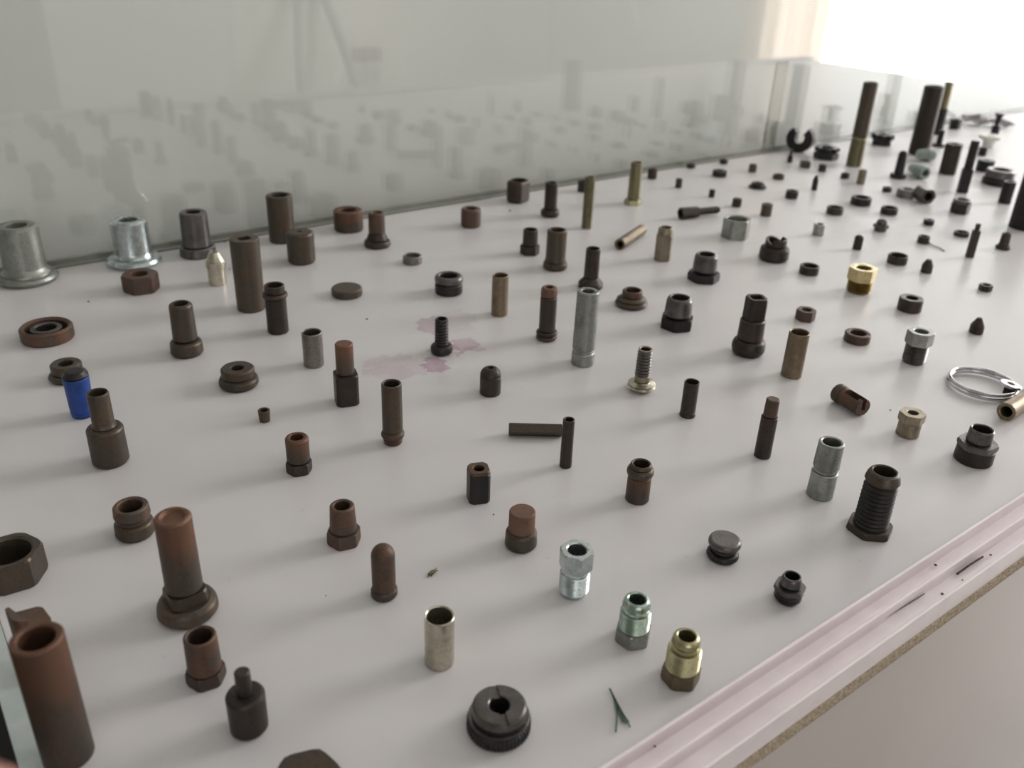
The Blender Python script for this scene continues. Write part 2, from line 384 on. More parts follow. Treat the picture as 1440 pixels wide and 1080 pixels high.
# ---------------------------------------------------------------- the display cabinet
def shelfmat():
    m, nt, p = newmat('white_shelf_laminate'); L = nt.links.new
    tc = N(nt, 'ShaderNodeTexCoord')
    n = N(nt, 'ShaderNodeTexNoise'); n.inputs['Scale'].default_value = 9; n.inputs['Detail'].default_value = 6
    L(tc.outputs['Object'], n.inputs['Vector'])
    base = N(nt, 'ShaderNodeValToRGB'); base.color_ramp.elements[0].position = .3; base.color_ramp.elements[1].position = .7
    base.color_ramp.elements[0].color = lin((203, 200, 201)); base.color_ramp.elements[1].color = lin((209, 206, 206))
    L(n.outputs['Fac'], base.inputs[0]); col = base.outputs[0]
    nz = N(nt, 'ShaderNodeTexNoise'); nz.inputs['Scale'].default_value = 130; nz.inputs['Detail'].default_value = 5; L(tc.outputs['Object'], nz.inputs['Vector'])
    # violet ink stain (patches with an outline of their own)
    # each patch: photo centre, half sizes across / along the line of sight, strength
    for (u, v, rx, ry, st) in ((612, 513, .0085, .0115, .50), (652, 485, .0100, .0110, .42), (604, 458, .0085, .0150, .38), (625, 490, .0100, .0140, .34), (560, 515, .0240, .0170, .16), (545, 524, .0160, .0100, .12), (668, 491, .0070, .0040, .34), (640, 452, .0160, .0200, .14)):
        x, y = at(u, v); aa = atan2(y, x); ca, sa = cos(aa), sin(aa)
        mp = N(nt, 'ShaderNodeVectorMath', operation='SUBTRACT'); mp.inputs[1].default_value = (x, y, 0); L(tc.outputs['Object'], mp.inputs[0])
        d1 = N(nt, 'ShaderNodeVectorMath', operation='DOT_PRODUCT'); d1.inputs[1].default_value = (ca / ry, sa / ry, 0); L(mp.outputs[0], d1.inputs[0])
        d2 = N(nt, 'ShaderNodeVectorMath', operation='DOT_PRODUCT'); d2.inputs[1].default_value = (-sa / rx, ca / rx, 0); L(mp.outputs[0], d2.inputs[0])
        dv = N(nt, 'ShaderNodeCombineXYZ'); L(d1.outputs['Value'], dv.inputs[0]); L(d2.outputs['Value'], dv.inputs[1])
        ln = N(nt, 'ShaderNodeVectorMath', operation='LENGTH'); L(dv.outputs[0], ln.inputs[0])
        ad = N(nt, 'ShaderNodeMath', operation='ADD'); sb = N(nt, 'ShaderNodeMath', operation='MULTIPLY_ADD'); sb.inputs[1].default_value = 2.2; sb.inputs[2].default_value = -1.1
        L(nz.outputs['Fac'], sb.inputs[0]); L(ln.outputs['Value'], ad.inputs[0]); L(sb.outputs[0], ad.inputs[1])
        rp = N(nt, 'ShaderNodeValToRGB'); e = rp.color_ramp.elements
        e[0].position = 0.55; e[0].color = (st * .75,) * 3 + (1,); e[1].position = 0.98; e[1].color = (0, 0, 0, 1)
        q = rp.color_ramp.elements.new(0.86); q.color = (st,) * 3 + (1,)
        L(ad.outputs[0], rp.inputs[0])
        mx = N(nt, 'ShaderNodeMix', data_type='RGBA'); L(rp.outputs[0], mx.inputs[0]); L(col, mx.inputs[6]); mx.inputs[7].default_value = lin((156, 84, 126)); col = mx.outputs[2]
    # faint dirt
    nd = N(nt, 'ShaderNodeTexNoise'); nd.inputs['Scale'].default_value = 170; nd.inputs['Detail'].default_value = 4; L(tc.outputs['Object'], nd.inputs['Vector'])
    rd = N(nt, 'ShaderNodeValToRGB'); rd.color_ramp.elements[0].position = .70; rd.color_ramp.elements[1].position = .82; L(nd.outputs['Fac'], rd.inputs[0])
    sm = N(nt, 'ShaderNodeMath', operation='MULTIPLY'); sm.inputs[1].default_value = .35; L(rd.outputs[0], sm.inputs[0])
    mx = N(nt, 'ShaderNodeMix', data_type='RGBA'); L(sm.outputs[0], mx.inputs[0]); L(col, mx.inputs[6]); mx.inputs[7].default_value = lin((150, 142, 132)); col = mx.outputs[2]
    L(col, p.inputs['Base Color'])
    p.inputs['Specular IOR Level'].default_value = 0.40
    rg = N(nt, 'ShaderNodeMapRange'); rg.inputs[3].default_value = .27; rg.inputs[4].default_value = .36; L(n.outputs['Fac'], rg.inputs[0]); L(rg.outputs[0], p.inputs['Roughness'])
    return m
def glassmat(name, tint, film, ior=1.52):
    m = bpy.data.materials.new(name); m.use_nodes = True; nt = m.node_tree; L = nt.links.new
    nt.nodes.remove(nt.nodes['Principled BSDF']); out = nt.nodes['Material Output']
    tr = N(nt, 'ShaderNodeBsdfTransparent'); tr.inputs[0].default_value = tint
    df = N(nt, 'ShaderNodeBsdfDiffuse'); df.inputs[0].default_value = lin((200, 205, 198))
    gl = N(nt, 'ShaderNodeBsdfGlossy'); gl.inputs['Roughness'].default_value = 0.01
    fr = N(nt, 'ShaderNodeFresnel'); fr.inputs['IOR'].default_value = ior
    ge = N(nt, 'ShaderNodeNewGeometry'); mi = N(nt, 'ShaderNodeMapRange'); mi.inputs[3].default_value = ior; mi.inputs[4].default_value = 1 / ior   # a thin pane: no total reflection inside
    L(ge.outputs['Backfacing'], mi.inputs[0]); L(mi.outputs[0], fr.inputs['IOR'])
    a = N(nt, 'ShaderNodeMixShader'); a.inputs[0].default_value = film; L(tr.outputs[0], a.inputs[1]); L(df.outputs[0], a.inputs[2])
    b = N(nt, 'ShaderNodeMixShader'); L(fr.outputs[0], b.inputs[0]); L(a.outputs[0], b.inputs[1]); L(gl.outputs[0], b.inputs[2])
    L(b.outputs[0], out.inputs['Surface']); return m
m_shelf = shelfmat(); m_glass = glassmat('clear_glass', (0.966, 0.975, 0.970, 1), 0.03, 1.85)
m_edge = plain('green_glass_edge', (128, 130, 118), 0.4, 0, 0.5, 60, (146, 148, 136)); m_rail = plain('white_plastic_track', (238, 229, 231), 0.28, 0, 0.5, 60, (230, 220, 222))
m_board = plain('raw_board_edge', (186, 172, 150), 0.9, 0, 0.2, 900, (140, 124, 106), 0.6); m_front = plain('cabinet_front_laminate', (200, 190, 186), 0.25, 0, 0.5, 4, (192, 184, 180))
m_strip = plain('grey_channel', (128, 128, 118), 0.45, 0, 0.4, 40, (112, 112, 104)); m_alu = plain('upright_strip_grey', (176, 177, 168), 0.5, 0); m_alu2 = plain('grey_ladder_paint', (152, 156, 150), 0.5)
SX0, SX1 = 0.0032, 1.90
cab = tag(empty('display_cabinet', (0, 0, 0)), 'long white display cabinet with a glass back that the small metal parts stand in', 'cabinet')
boxobj('shelf', (SX0, SX1, 0.1362, GY + .012, SH - .018, SH), m_shelf, cab)
boxobj('core', (SX0, SX1, 0.1200, GY + .03, SH - .020, SH - .0181), m_board, cab)
tr_ = []
def extr(name, prof, mat, parent, x0=SX0, x1=SX1):     # prof: (y, z) outline swept along X
    bm = bmesh.new(); a = [bm.verts.new((x0, y, z)) for y, z in prof]; b = [bm.verts.new((x1, y, z)) for y, z in prof]
    for i in range(len(prof)): j = (i + 1) % len(prof); bm.faces.new((a[i], a[j], b[j], b[i]))
    bm.faces.new(a); bm.faces.new(b); return link(name, bm, mat, parent, smooth=False)
h = SH + .0080; q = .0012; f = SH + .0012; e = .0003
prof = [(.1361, SH - .003), (.1361, h - e), (.1361 - e, h), (.1349 + e, h), (.1349, h - e), (.1349, f)]
prof += [(.1310, f), (.1308, f + .0012), (.1266, f + .0012), (.1266, h - e), (.1266 - e, h), (.1254 + e, h), (.1254, h - e), (.1254, f), (.1212, f), (.1210, f + .0010), (.1167, f + .0010), (.1167, h - e), (.1167 - e, h), (.1155 + e, h), (.1155, h - e), (.1155, SH - .003)]
extr('sliding_door_track', prof, m_rail, cab)
extr('board_edge', [(.1361, SH - .0032), (.1148, SH - .0032), (.1146, SH - .0075), (.1150, SH - .0095), (.1361, SH - .0095)], m_board, cab)
extr('front_panel', [(.1172, SH - .0096), (.1172, 0.06), (.1352, 0.06), (.1352, SH - .0096)], m_front, cab)
boxobj('end_panel', (SX0 - .0, SX0 + .018, .14, GY + .03, .06, SH - .0205), m_front, cab); boxobj('end_panel', (SX1 - .018, SX1, .14, GY + .03, .06, SH - .0205), m_front, cab)
boxobj('plinth', (SX0 + .01, SX1 - .01, .16, GY, 0.0, .06), m_strip, cab)
bg = boxobj('back_glass', (SX0 - .2, SX1, GY, GY + .006, SH + .0005, SH + .62), m_glass, cab)
extr('glass_channel', [(GY - .0022, SH), (GY - .0022, SH + .0012), (GY - .0004, SH + .0012), (GY - .0004, SH)], m_strip, cab)
extr('glass_edge', [(GY + .0062, SH), (GY + .0062, SH + .0042), (GY + .0105, SH + .0042), (GY + .0105, SH)], m_edge, cab)
boxobj('upright_strip', (.984, 1.008, GY + .0115, GY + .0145, SH, SH + .112), m_alu, cab, .001)  # plain grey upright strip behind the glass
sg = empty('side_glass', (0, 0, 0)); sg.parent = cab
boxobj('pane', (-.0044, .0028, .200, GY - .004, SH - .02, SH + .0001), m_glass, sg)
boxobj('pane_edge', (-.0044, .0028, .200, GY - .004, SH + .0002, SH + .0010), plain('pale_glass_edge', (200, 208, 205), .12, 0, .7, 25, (152, 166, 162)), sg)
# ---------------------------------------------------------------- the metal parts, row by row from the left
GT, GB, GN, GR, GF, GS, GP_ = ('metal tubes on the white shelf', 'bolts and screws standing on the white shelf', 'nuts on the white shelf', 'rings and discs lying on the white shelf',
  'bushings and fittings on the white shelf', 'small bushings at the far end of the shelf', 'solid pins on the white shelf')
# along the back glass, left part
O('flanged_bushing', 'bushing', 'large dull galvanised flanged bushing by the glass, at the far left', 43, 407, 82, 309.5, 'ZG', [S('flange', 0, .14, 1, .98, o='soft'), S('barrel', .14, 1, .80, .67, o='fillet')], .34, g=GF)
O('flanged_bushing', 'bushing', 'bright zinc flanged bushing by the glass, behind the rusty hex nut', 192, 382, 74, 302, 'ZN', [S('flange', 0, .17, 1, .99, o='soft'), S('barrel', .17, 1, .74, .67, o='fillet')], .34, g=GF)
O('flanged_bushing', 'bushing', 'dark steel flanged bushing by the glass, behind the small silver nozzle', 280, 366, 50, 293, 'SD', [S('flange', 0, .22, 1, .97), S('barrel', .22, 1, .78, .74)], .40, g=GF)
O('nozzle', 'nozzle', 'small pale silver nozzle with a conical tip beside the tall dark socket', 307, 403, 25, 352.5, 'NI', [S('body', 0, .52, .97), S('collar', .52, .72, 1.1, 1.12), S('tip', .72, 1, 1.05, .55)], .25, g=GF)
O('hex_nut', 'nut', 'rusty hex nut in front of the bright zinc flanged bushing', 201, 416, 49, 377, 'RU', [S('nut', 0, 1, 1.02, sh='h')], .46, rot=5, g=GN)
O('socket', 'socket', 'tall dark brown socket with a square hole in its top, left of the collared tube', 354.5, 441, 39, 329, 'BR', [S('socket', 0, 1, 1, 1.03)], .5, bs='s', rot=20, depth=.35, g=GT)
ring, ob, R, H = O('bearing_ring', 'ring', 'wide low brown ring with a raised inner ring, at the left edge', 71, 489, 70, 446.5, 'RU', [S('outer_ring', 0, 1, 1)], .80, g=GR)
bm = bmesh.new(); rings(bm, [(.60 * R, .07 * H, 'c', None), (.60 * R, .80 * H, 'c', None), (.54 * R, .88 * H, 'c', None), (.44 * R, .88 * H, 'c', None), (.40 * R, .8 * H, 'c', None), (.40 * R, .07 * H, 'c', None)], 48, closed=True)
link('inner_ring', bm, 'SD', ring)
O('stepped_bushing', 'bushing', 'dark grey bushing with a short wide foot, standing left of the tall dark socket', 265, 506, 45, 421, 'BR', [S('foot', 0, .27, 1, .97, o='soft'), S('barrel', .27, 1, .75, .70, o='soft')], .46, g=GF)
O('sleeve', 'tube', 'wide dark brown sleeve against the glass behind the small drilled cylinder', 398, 344, 36, 269.5, 'BR', [S('sleeve', 0, 1, 1)], .64, g=GT)
O('drilled_plug', 'plug', 'short brown plug with a small centre hole, in front of the wide dark sleeve', 425, 374.5, 38.5, 320, 'BR', [S('cylinder', 0, 1, 1, o='soft')], .17, depth=.2, g=GP_)
O('spacer', 'bushing', 'short thick rusty spacer by the glass, left of the flanged bolt', 491, 329, 41, 289.5, 'RG', [S('spacer', 0, 1, 1)], .55, g=GF)
O('flanged_bolt', 'bolt', 'dark rusty bolt standing on its round head beside the short thick spacer', 531, 352, 38, 296, 'DB', [S('head', 0, .20, 1, .98, o='soft'), S('neck', .20, .42, .78, .62), S('shank', .42, 1, .62, .60, m='RU')], 0, dish=.12, g=GB)
O('end_cap', 'cap', 'small shiny silver cap ring behind the flat brown disc', 580, 374, 27, 355, 'ST', [S('cap', 0, 1, 1)], .80, depth=.45, g=GR)
O('short_bushing', 'bushing', 'short rusty bushing by the glass above the dark bearing ring', 662, 322, 28.5, 289, 'RU', [S('bushing', 0, 1, 1, o='soft')], .52, g=GF)
O('disc', 'disc', 'flat solid brown disc lying left of the dark bearing ring', 488.5, 422.5, 43.5, 397, 'BR', [S('disc', 0, 1, 1)], g=GR)
O('bearing_sleeve', 'ring', 'dark polished bearing sleeve with a wide chamfered bore above the stained screw', 631, 418.5, 40, 380.5, 'SD', [S('lower_band', 0, .55, .98, m='DK'), S('upper_band', .55, 1, 1, o='soft')], .64, g=GR)
O('collared_tube', 'tube', 'rust patched tube with a collar near its mouth, right of the tall dark socket', 392, 472, 30, 396, 'RU', [S('body', 0, .74, .98, m='DB'), S('collar', .74, .84, 1.17, o='bead', m='DB'), S('mouth', .84, 1, .93, m='DB')], .72, g=GT)
O('sleeve', 'tube', 'short open steel sleeve standing left of the square footed pin', 442, 519, 28.5, 461.5, 'ST', [S('sleeve', 0, 1, 1)], .84, g=GT)
O('square_foot_pin', 'pin', 'brown round pin on a tall square foot, in the middle of the left half', 488.5, 574, 38, 478, 'BR', [S('foot', 0, .50, 1.04, 1.04, sh='s', m='DB'), S('pin', .50, 1, .66, .66, m='RG')], rot=9, g=GP_)
O('screw', 'screw', 'small black threaded screw standing head down on the violet stain', 621, 503, 32, 445, 'DK', [S('head', 0, .26, 1, .95, o='bead'), S('thread', .26, .93, .62, o='thread coarse'), S('tip', .93, 1, .60, .55)], .38, depth=.3, g=GB)
O('bullet_bushing', 'bushing', 'small dark bushing with a rounded shoulder and tiny hole, right of the base beaded tube', 689, 559.5, 30, 515.5, 'DB', [S('body', 0, .68, 1), S('shoulder', .68, 1, 1, 1, o='dome blunt')], .26, depth=.3, g=GF)
O('stepped_ring', 'bushing', 'low brown two step ring with a small bore, left of the short open steel sleeve', 338, 554, 55, 508, 'BR', [S('base', 0, .52, 1, .99, o='soft'), S('boss', .52, 1, .84, .84)], .32, g=GF)
O('tiny_bushing', 'bushing', 'tiny dark hollow bushing alone on the board left of the base beaded tube', 373, 596, 17, 573, 'BR', [S('bushing', 0, 1, .88, 1)], .65, g=GF)
O('beaded_tube', 'tube', 'tall slim brown tube with a bead around its base, left of the bullet shaped bushing', 553, 629.5, 29, 533, 'BR', [S('lower_end', 0, .09, .88, .95, m='RU'), S('bead', .09, .21, 1.15, o='bead', m='RU'), S('barrel', .21, 1, 1.0, .97)], .74, g=GT)
O('hex_foot_bushing', 'bushing', 'rusty topped bushing on a hex foot, left of the tall base beaded tube', 422, 671.5, 36, 607, 'RO', [S('foot', 0, .30, 1.02, sh='h', m='DB'), S('barrel', .30, 1, .90, .90, o='soft', m='RG')], .52, rot=8, g=GF)
O('square_nut', 'nut', 'tall dark square nut with rounded corners and rusty rim, left of the upright thin tube', 672, 711.5, 37, 649.5, 'DK', [S('body', 0, .9, 1, sh='s'), S('rim', .9, 1, .98, .94, sh='s', m='RU')], .42, rot=13, g=GN)
O('stepped_ring', 'bushing', 'low brown two step ring half hidden behind the blue cap', 99, 542.5, 52, 503, 'BR', [S('base', 0, .42, 1, .98, o='soft'), S('boss', .42, 1, .80, .80)], .40, g=GF)
O('blue_cap', 'cap', 'glossy blue rounded cap with a dark end, at the left behind the two stage tube', 119, 590.5, 32, 516, 'BL', [S('lower_edge', 0, .1, .92, 1), S('body', .1, .86, 1, 1.08), S('dark_end', .86, 1, 1.08, .86, o='soft', m='DK')], g=GP_)
O('two_stage_tube', 'tube', 'dark brown tube with thin neck on thick body, in front of the blue cap', 159, 661, 50, 546, 'BR', [S('body', 0, .52, 1, .98, o='soft'), S('neck', .52, 1, .64, .58, o='fillet')], .48, g=GT)
O('grooved_collar', 'collar', 'short brown collar with a rusty rim touching the top of the largest bolt in view', 194, 765, 54, 699, 'BR', [S('base', 0, .50, 1, .97, o='soft'), S('groove', .50, .66, .86), S('rim', .66, 1, .92, .88, m='RU')], .60, g=GF)
b, ob, R, H = O('cup_head_bolt', 'bolt', 'large rusty bolt with a dished end standing on its thick round head', 270, 887.5, 84, 713, 'BR', [S('head', 0, .15, 1, .97, o='soft'), S('square_neck', .15, .27, .78, .74, sh='s'), S('shank', .27, 1, .60, .58, m='RG')], dish=.10, rot=15, g=GB)
O('hex_nut', 'nut', 'large thin walled grey brown hex nut cut by the left edge of the picture', 28, 835.5, 88, 753, 'BR', [S('nut', 0, 1, 1.0, sh='h')], .68, rot=-2, g=GN)
o_, ob, R, H = O('broken_socket', 'socket', 'rusty jagged broken piece behind the long rusty tube at the lower left', 66, 958, 56, 822, 'RU', [S('stub', 0, 1, 1, sh='s')], rot=10)
cut(o_, [boxbm(-.1, .1, -.1, .1, 0, .1, radians(20), radians(28), (-.4 * R, 0, H * .80)), boxbm(-.1, 0, -.1, .1, 0, .1, radians(200), radians(-12), (-.5 * R, 0, H * .72))])
O('long_tube', 'tube', 'long thick walled rusty tube in the lower left corner, nearest to the camera', 104, 1086, 68, 877, 'RU', [S('barrel', 0, 1, 1, .98, m='RG')], .68, g=GT)
O('short_tube', 'tube', 'short rusty tube with a wider faceted foot below the largest bolt', 294, 974, 56, 880, 'RU', [S('foot', 0, .26, 1, .98, sh='h', m='DB'), S('barrel', .26, 1, .84, .80, m='RU')], .60, rot=4, g=GT)
O('pin_plug', 'plug', 'dark plug with a thin pin on its top, in front of the short rusty tube', 354, 1044, 54, 937, 'DB', [S('body', 0, .62, .98, 1, o='soft'), S('pin', .62, 1, .42, .40)], g=GP_)
O('hex_plug', 'plug', 'dark hex head only partly seen at the bottom edge of the picture', 436, 1150, 98, 1055, 'BR', [S('body', 0, .55, .8, .9), S('hex_head', .55, 1, 1.04, 1.04, sh='h')], rot=2)
O('hex_foot_bushing', 'bushing', 'rusty tapered bushing on a hex foot, behind the dome topped pin', 485, 776, 49, 701.5, 'RO', [S('foot', 0, .34, 1, .98, sh='h', m='RU'), S('barrel', .34, 1, .78, .70, m='RU')], .46, rot=12, g=GF)
O('dome_pin', 'pin', 'brown dome topped pin with a low foot, left of the bright open steel tube', 541, 849, 38, 764.5, 'BR', [S('foot', 0, .16, 1, .98, o='soft'), S('dome', .16, 1, .88, .8, o='dome long', m='RU')], g=GP_)
O('open_tube', 'tube', 'clean pale thin walled steel tube standing at the lower centre', 618, 945.5, 42, 852, 'NI', [S('tube', 0, 1, 1)], .87, g=GT)
kn, ob, R, H = O('knurled_nut', 'nut', 'large dark knurled round nut with a slotted top at the bottom centre', 699.5, 1060.5, 92, 963.5, 'DK', [S('knurled_base', 0, .46, 1, sh='k'), S('step', .46, .56, .93, .95, m='SD'), S('groove', .56, .66, .84), S('top', .66, 1, .85, .83, m='SD')], .32, g=GN)
cut(ob[3], [boxbm(-R, R, -.10 * R, .10 * R, H * .90, H * 1.2, radians(68))])
O('plug', 'plug', 'stepped solid plug with a copper red top, left of the hex topped threaded fitting', 731.5, 780.5, 46, 708.5, 'BR', [S('base', 0, .45, 1, .97, o='soft'), S('top', .45, 1, .82, .80, m='RO')], g=GP_)
O('threaded_fitting', 'fitting', 'shiny zinc threaded fitting with its hex on top, right of the copper topped plug', 805, 847, 43, 759, 'ZN', [S('end', 0, .10, .86, .95), S('thread', .10, .50, 1.0, o='thread'), S('neck', .50, .60, .90), S('hex', .60, 1, 1.12, sh='h')], .62, rot=-10, g=GF)
O('threaded_fitting', 'fitting', 'greenish shiny zinc fitting on a hex foot, behind the yellow plated fitting', 886.5, 916.5, 52, 831, 'ZT', [S('hex', 0, .32, 1, sh='h', m='ZG'), S('thread', .32, .72, .84, o='thread'), S('neck', .72, .80, .70), S('end', .80, 1, .76, .72, o='soft')], .46, rot=25, g=GF)
O('threaded_fitting', 'fitting', 'yellow plated fitting on a hex foot, close to the white rail', 952.5, 974.5, 56, 882, 'YZ', [S('hex', 0, .30, 1, .98, sh='h', m='BS'), S('thread', .30, .72, .86, o='thread', m='YZ'), S('neck', .72, .80, .68), S('end', .80, 1, .72, .68, o='soft')], .44, rot=14, g=GF)
# middle band
n_, ob, R, H = O('round_nut', 'nut', 'dark flat sided round nut against the glass, left of the small flanged pin', 728, 287.5, 33.5, 249.5, 'DB', [S('nut', 0, 1, 1, sh='d', o='soft')], .62, rot=60, g=GN)
O('flanged_pin', 'pin', 'slim dark hollow pin on round flange, right of the flat sided nut', 773, 307.5, 27, 254.5, 'SD', [S('flange', 0, .22, 1, .92, o='bead', m='DB'), S('shank', .22, 1, .68, .66, m='DB')], .36, g=GB)
O('rod', 'tube', 'very slim olive yellow tube standing in front of a small dark nut by the glass', 824.5, 322.5, 14.5, 247.5, 'OL', [S('tube', 0, 1, 1, 1.02)], .62, g=GT)
O('hex_nut', 'nut', 'small dark nut half hidden behind the very slim olive yellow tube', 819, 271, 15, 252, 'DK', [S('nut', 0, 1, 1, sh='h')], .4, g=GN)
O('flanged_pin', 'pin', 'yellow plated hollow pin on a small flange against the glass', 889.5, 290, 26, 226.5, 'YZ', [S('flange', 0, .12, 1, .95, sh='h', m='YZ'), S('shank', .12, 1, .68, .64, m='OL')], .42, rot=10, g=GB)
O('small_bushing', 'bushing', 'small brown bushing by the glass, just right of the yellow plated flanged pin', 916.5, 252.5, 13.5, 236, 'DB', [S('bushing', 0, 1, 1)], .5, g=GS)
O('hex_foot_bushing', 'bushing', 'small dark bushing on a hex foot, left of the dark sleeve with an end collar', 744.5, 361, 28, 319.5, 'DB', [S('foot', 0, .36, 1, sh='h'), S('barrel', .36, 1, .78, .74)], .56, rot=6, g=GF)
O('collared_sleeve', 'tube', 'dark open sleeve with a wider collar at its base, below the small flanged pin', 780, 383, 35, 319, 'SD', [S('collar', 0, .19, 1, .98, o='soft', m='BR'), S('barrel', .19, 1, .84, .80, o='fillet', m='BR')], .56, g=GT)
O('cone_foot_tube', 'tube', 'dark slim tube on a conical foot, right behind the long silver tube', 829.5, 410, 35, 346, 'DB', [S('foot', 0, .10, 1, 1), S('cone', .10, .26, 1, .66), S('barrel', .26, 1, .60, .58)], .44, g=GT)
O('thin_tube', 'tube', 'slim light brown thin walled tube standing above the stained area', 702, 446.5, 23.5, 383, 'BS', [S('tube', 0, 1, 1, .98)], .80, g=GT)
O('beaded_tube', 'tube', 'slim dark tube with rusty mouth and double beaded foot, left of long silver tube', 768, 482.5, 30, 400, 'DB', [S('lower_bead', 0, .09, 1, o='bead', m='RU'), S('upper_bead', .09, .17, 1.02, o='bead'), S('barrel', .17, .82, .78), S('rusty_mouth', .82, 1, .78, .74, m='RO', o='soft')], .36, g=GT)
O('long_tube', 'tube', 'long smooth silver tube with a groove near its foot, in mid shelf', 818.5, 517.5, 33, 404, 'ZG', [S('foot', 0, .17, 1, .98), S('groove', .17, .21, .92), S('barrel', .21, 1, .98, .92)], .52, g=GT)
O('hat_bushing', 'bushing', 'low brown hat shaped bushing right of the mouth of the long silver tube', 886.5, 438, 47, 403, 'RU', [S('base', 0, .40, 1, .97, o='soft', m='BR'), S('slope', .40, .58, .90, .70, m='BR'), S('boss', .58, 1, .62, .60)], .44, g=GF)
O('hex_foot_fitting', 'fitting', 'shiny dark fitting with a smooth barrel on a hex foot, behind its darker twin', 987.5, 401, 46, 352.5, 'SD', [S('hex', 0, .30, 1, sh='h', m='DK'), S('barrel', .30, 1, .74, .70, o='soft')], .46, rot=10, g=GF)
O('hex_foot_fitting', 'fitting', 'dark fitting with a smooth barrel on a thick hex foot, nearer of the two alike', 949.5, 469, 48.5, 412, 'SD', [S('hex', 0, .36, 1, sh='h', m='DK'), S('barrel', .36, 1, .80, .74, o='soft')], .50, rot=27, g=GF)
O('hex_sleeve', 'nut', 'tall narrow tan hex sleeve nut, left of the dark fitting with the smooth barrel', 930.5, 369, 25, 317, 'TN', [S('hex', 0, .80, 1, .98, sh='h'), S('neck', .80, 1, .86, .78)], .58, rot=20, g=GN)
lay('lying_tube', 'tube', 'brass coloured tube lying on its side behind the tall tan hex sleeve', (871.5, 343.5), (903, 322), 16, 'BS', [S('tube', 0, 1, .92, 1)], .62, g=GT)
lay('socket_bit', 'bolt', 'dark socket bit with a thin stem lying on its side near the glass', (957, 300), (1011, 294.5), 17, 'DB', [S('stem', 0, .56, .48, .52), S('socket', .56, 1, .94, 1, sh='h')], .62, g=GB)
O('hex_nut', 'nut', 'large light silver hex nut with a wide bore behind the brown slanted piece', 1032, 339, 40, 302, 'ZG', [S('nut', 0, 1, 1, sh='h')], .70, rot=17, g=GN)
o_, ob, R, H = O('slanted_collar', 'collar', 'squat brown collar with a notched slanted top, right of the large light silver hex nut', 1086, 371, 42, 331, 'RU', [S('body', 0, .62, 1, .96, o='soft', m='DB'), S('neck', .62, 1, .72, .70, m='DB')], .54, g=GF)
cut(ob[1], [boxbm(0, .1, -.1, .1, 0, .1, radians(100), radians(-24), (0, 0, H * .80))])
O('threaded_bolt', 'bolt', 'hollow bolt with a fine thread standing on a wide pale round head', 900, 557.5, 41, 486.7, 'TN', [S('head', 0, .16, .80, 1, o='soft', m='NI'), S('cushion', .16, .22, .95, .6, m='NI'), S('neck', .22, .38, .52, m='TN'), S('thread', .38, .97, .56, .52, o='thread coarse', m='SD'), S('tip', .97, 1, .48)], .34, g=GB)
O('flared_tube', 'tube', 'slim very dark tube flared at its foot, right of the hollow threaded bolt', 965.5, 589.5, 23, 532.5, 'DB', [S('flare', 0, .12, 1.0, .94), S('tube', .12, 1, .93, .92)], .78, g=GT)
lay('square_rod', 'rod', 'brown square rod lying on its side behind the upright thin tube', (715.5, 604.5), (790, 606), 17.5, 'BR', [S('rod', 0, 1, 1.1, 1.1, sh='s')], 0, rot=45, g=GP_)
O('thin_tube', 'tube', 'thin dark tube standing upright in front of the lying square rod', 794.8, 660, 17.5, 586, 'DB', [S('tube', 0, 1, 1, .95)], .66, g=GT)
O('beaded_tube', 'tube', 'short brown tube with a thick bead below its mouth, in the centre of the shelf', 894.5, 711, 34, 644.5, 'BR', [S('barrel', 0, .66, 1, .98, m='RU'), S('bead', .66, .90, 1.13, o='bead'), S('mouth', .90, 1, .93, .86)], .66, g=GT)
# right part, near and middle
s_, ob, R, H = O('spool', 'plug', 'grey solid spool with a grooved waist, near the white rail', 1013, 796, 46, 745.7, 'ST', [S('foot', 0, .34, 1, .98, o='soft', m='DK'), S('waist', .34, .62, .76, m='DK'), S('top', .62, 1, 1, 1, o='soft', m='SD')], g=GP_)
O('flanged_fitting', 'fitting', 'small dark fitting with a shiny flange round its middle, closest to the white rail', 1104, 854, 39, 802.7, 'SD', [S('foot', 0, .16, .86, 1, m='DK'), S('body', .16, .42, .96, 1.04, m='DK'), S('flange', .42, .60, 1.16, sh='h', m='SD'), S('mouth', .60, 1, .78, .70, o='soft', m='SD')], .56, rot=18, g=GF)
O('flanged_threaded_bolt', 'bolt', 'large dark finely threaded hollow bolt with a rusty rim on a wide flange', 1217, 762, 66, 653, 'SD', [S('flange', 0, .11, 1, .98, sh='h', m='BR'), S('thread', .11, .80, .73, .70, o='thread', m='DK'), S('end', .80, 1, .72, .66, o='soft', m='BR')], .46, rot=25, g=GB)
O('grooved_tube', 'tube', 'dull zinc tube with a waist groove, left of the large threaded hollow bolt', 1150, 705, 37, 614, 'ZG', [S('lower_body', 0, .46, 1, .98), S('groove', .46, .54, .88), S('upper_body', .54, 1, .98, .93)], .68, g=GT)
O('stepped_pin', 'pin', 'slim dark brown stepped pin standing behind the dull zinc grooved tube', 1070.5, 646.7, 23.5, 557, 'DB', [S('body', 0, .70, 1, .98), S('tip', .70, 1, .82, .78, m='RU', o='soft')], g=GP_)
O('hex_collar_fitting', 'fitting', 'dark steel fitting with thin mouth and hex collar, below the key ring', 1364, 657.7, 52, 597, 'DK', [S('body', 0, .42, 1, .98, m='DB'), S('hex_collar', .42, .60, 1.04, sh='h', m='SD'), S('mouth', .60, 1, .66, .62, m='SD')], .50, rot=5, g=GF)
O('hex_top_bushing', 'bushing', 'small tan grey bushing with its hex on top, left of the key ring', 1273.5, 617.5, 31.5, 573.4, 'TN', [S('body', 0, .64, 1, .98), S('hex', .64, 1, 1.16, sh='h', m='TN')], .46, rot=12, g=GF)
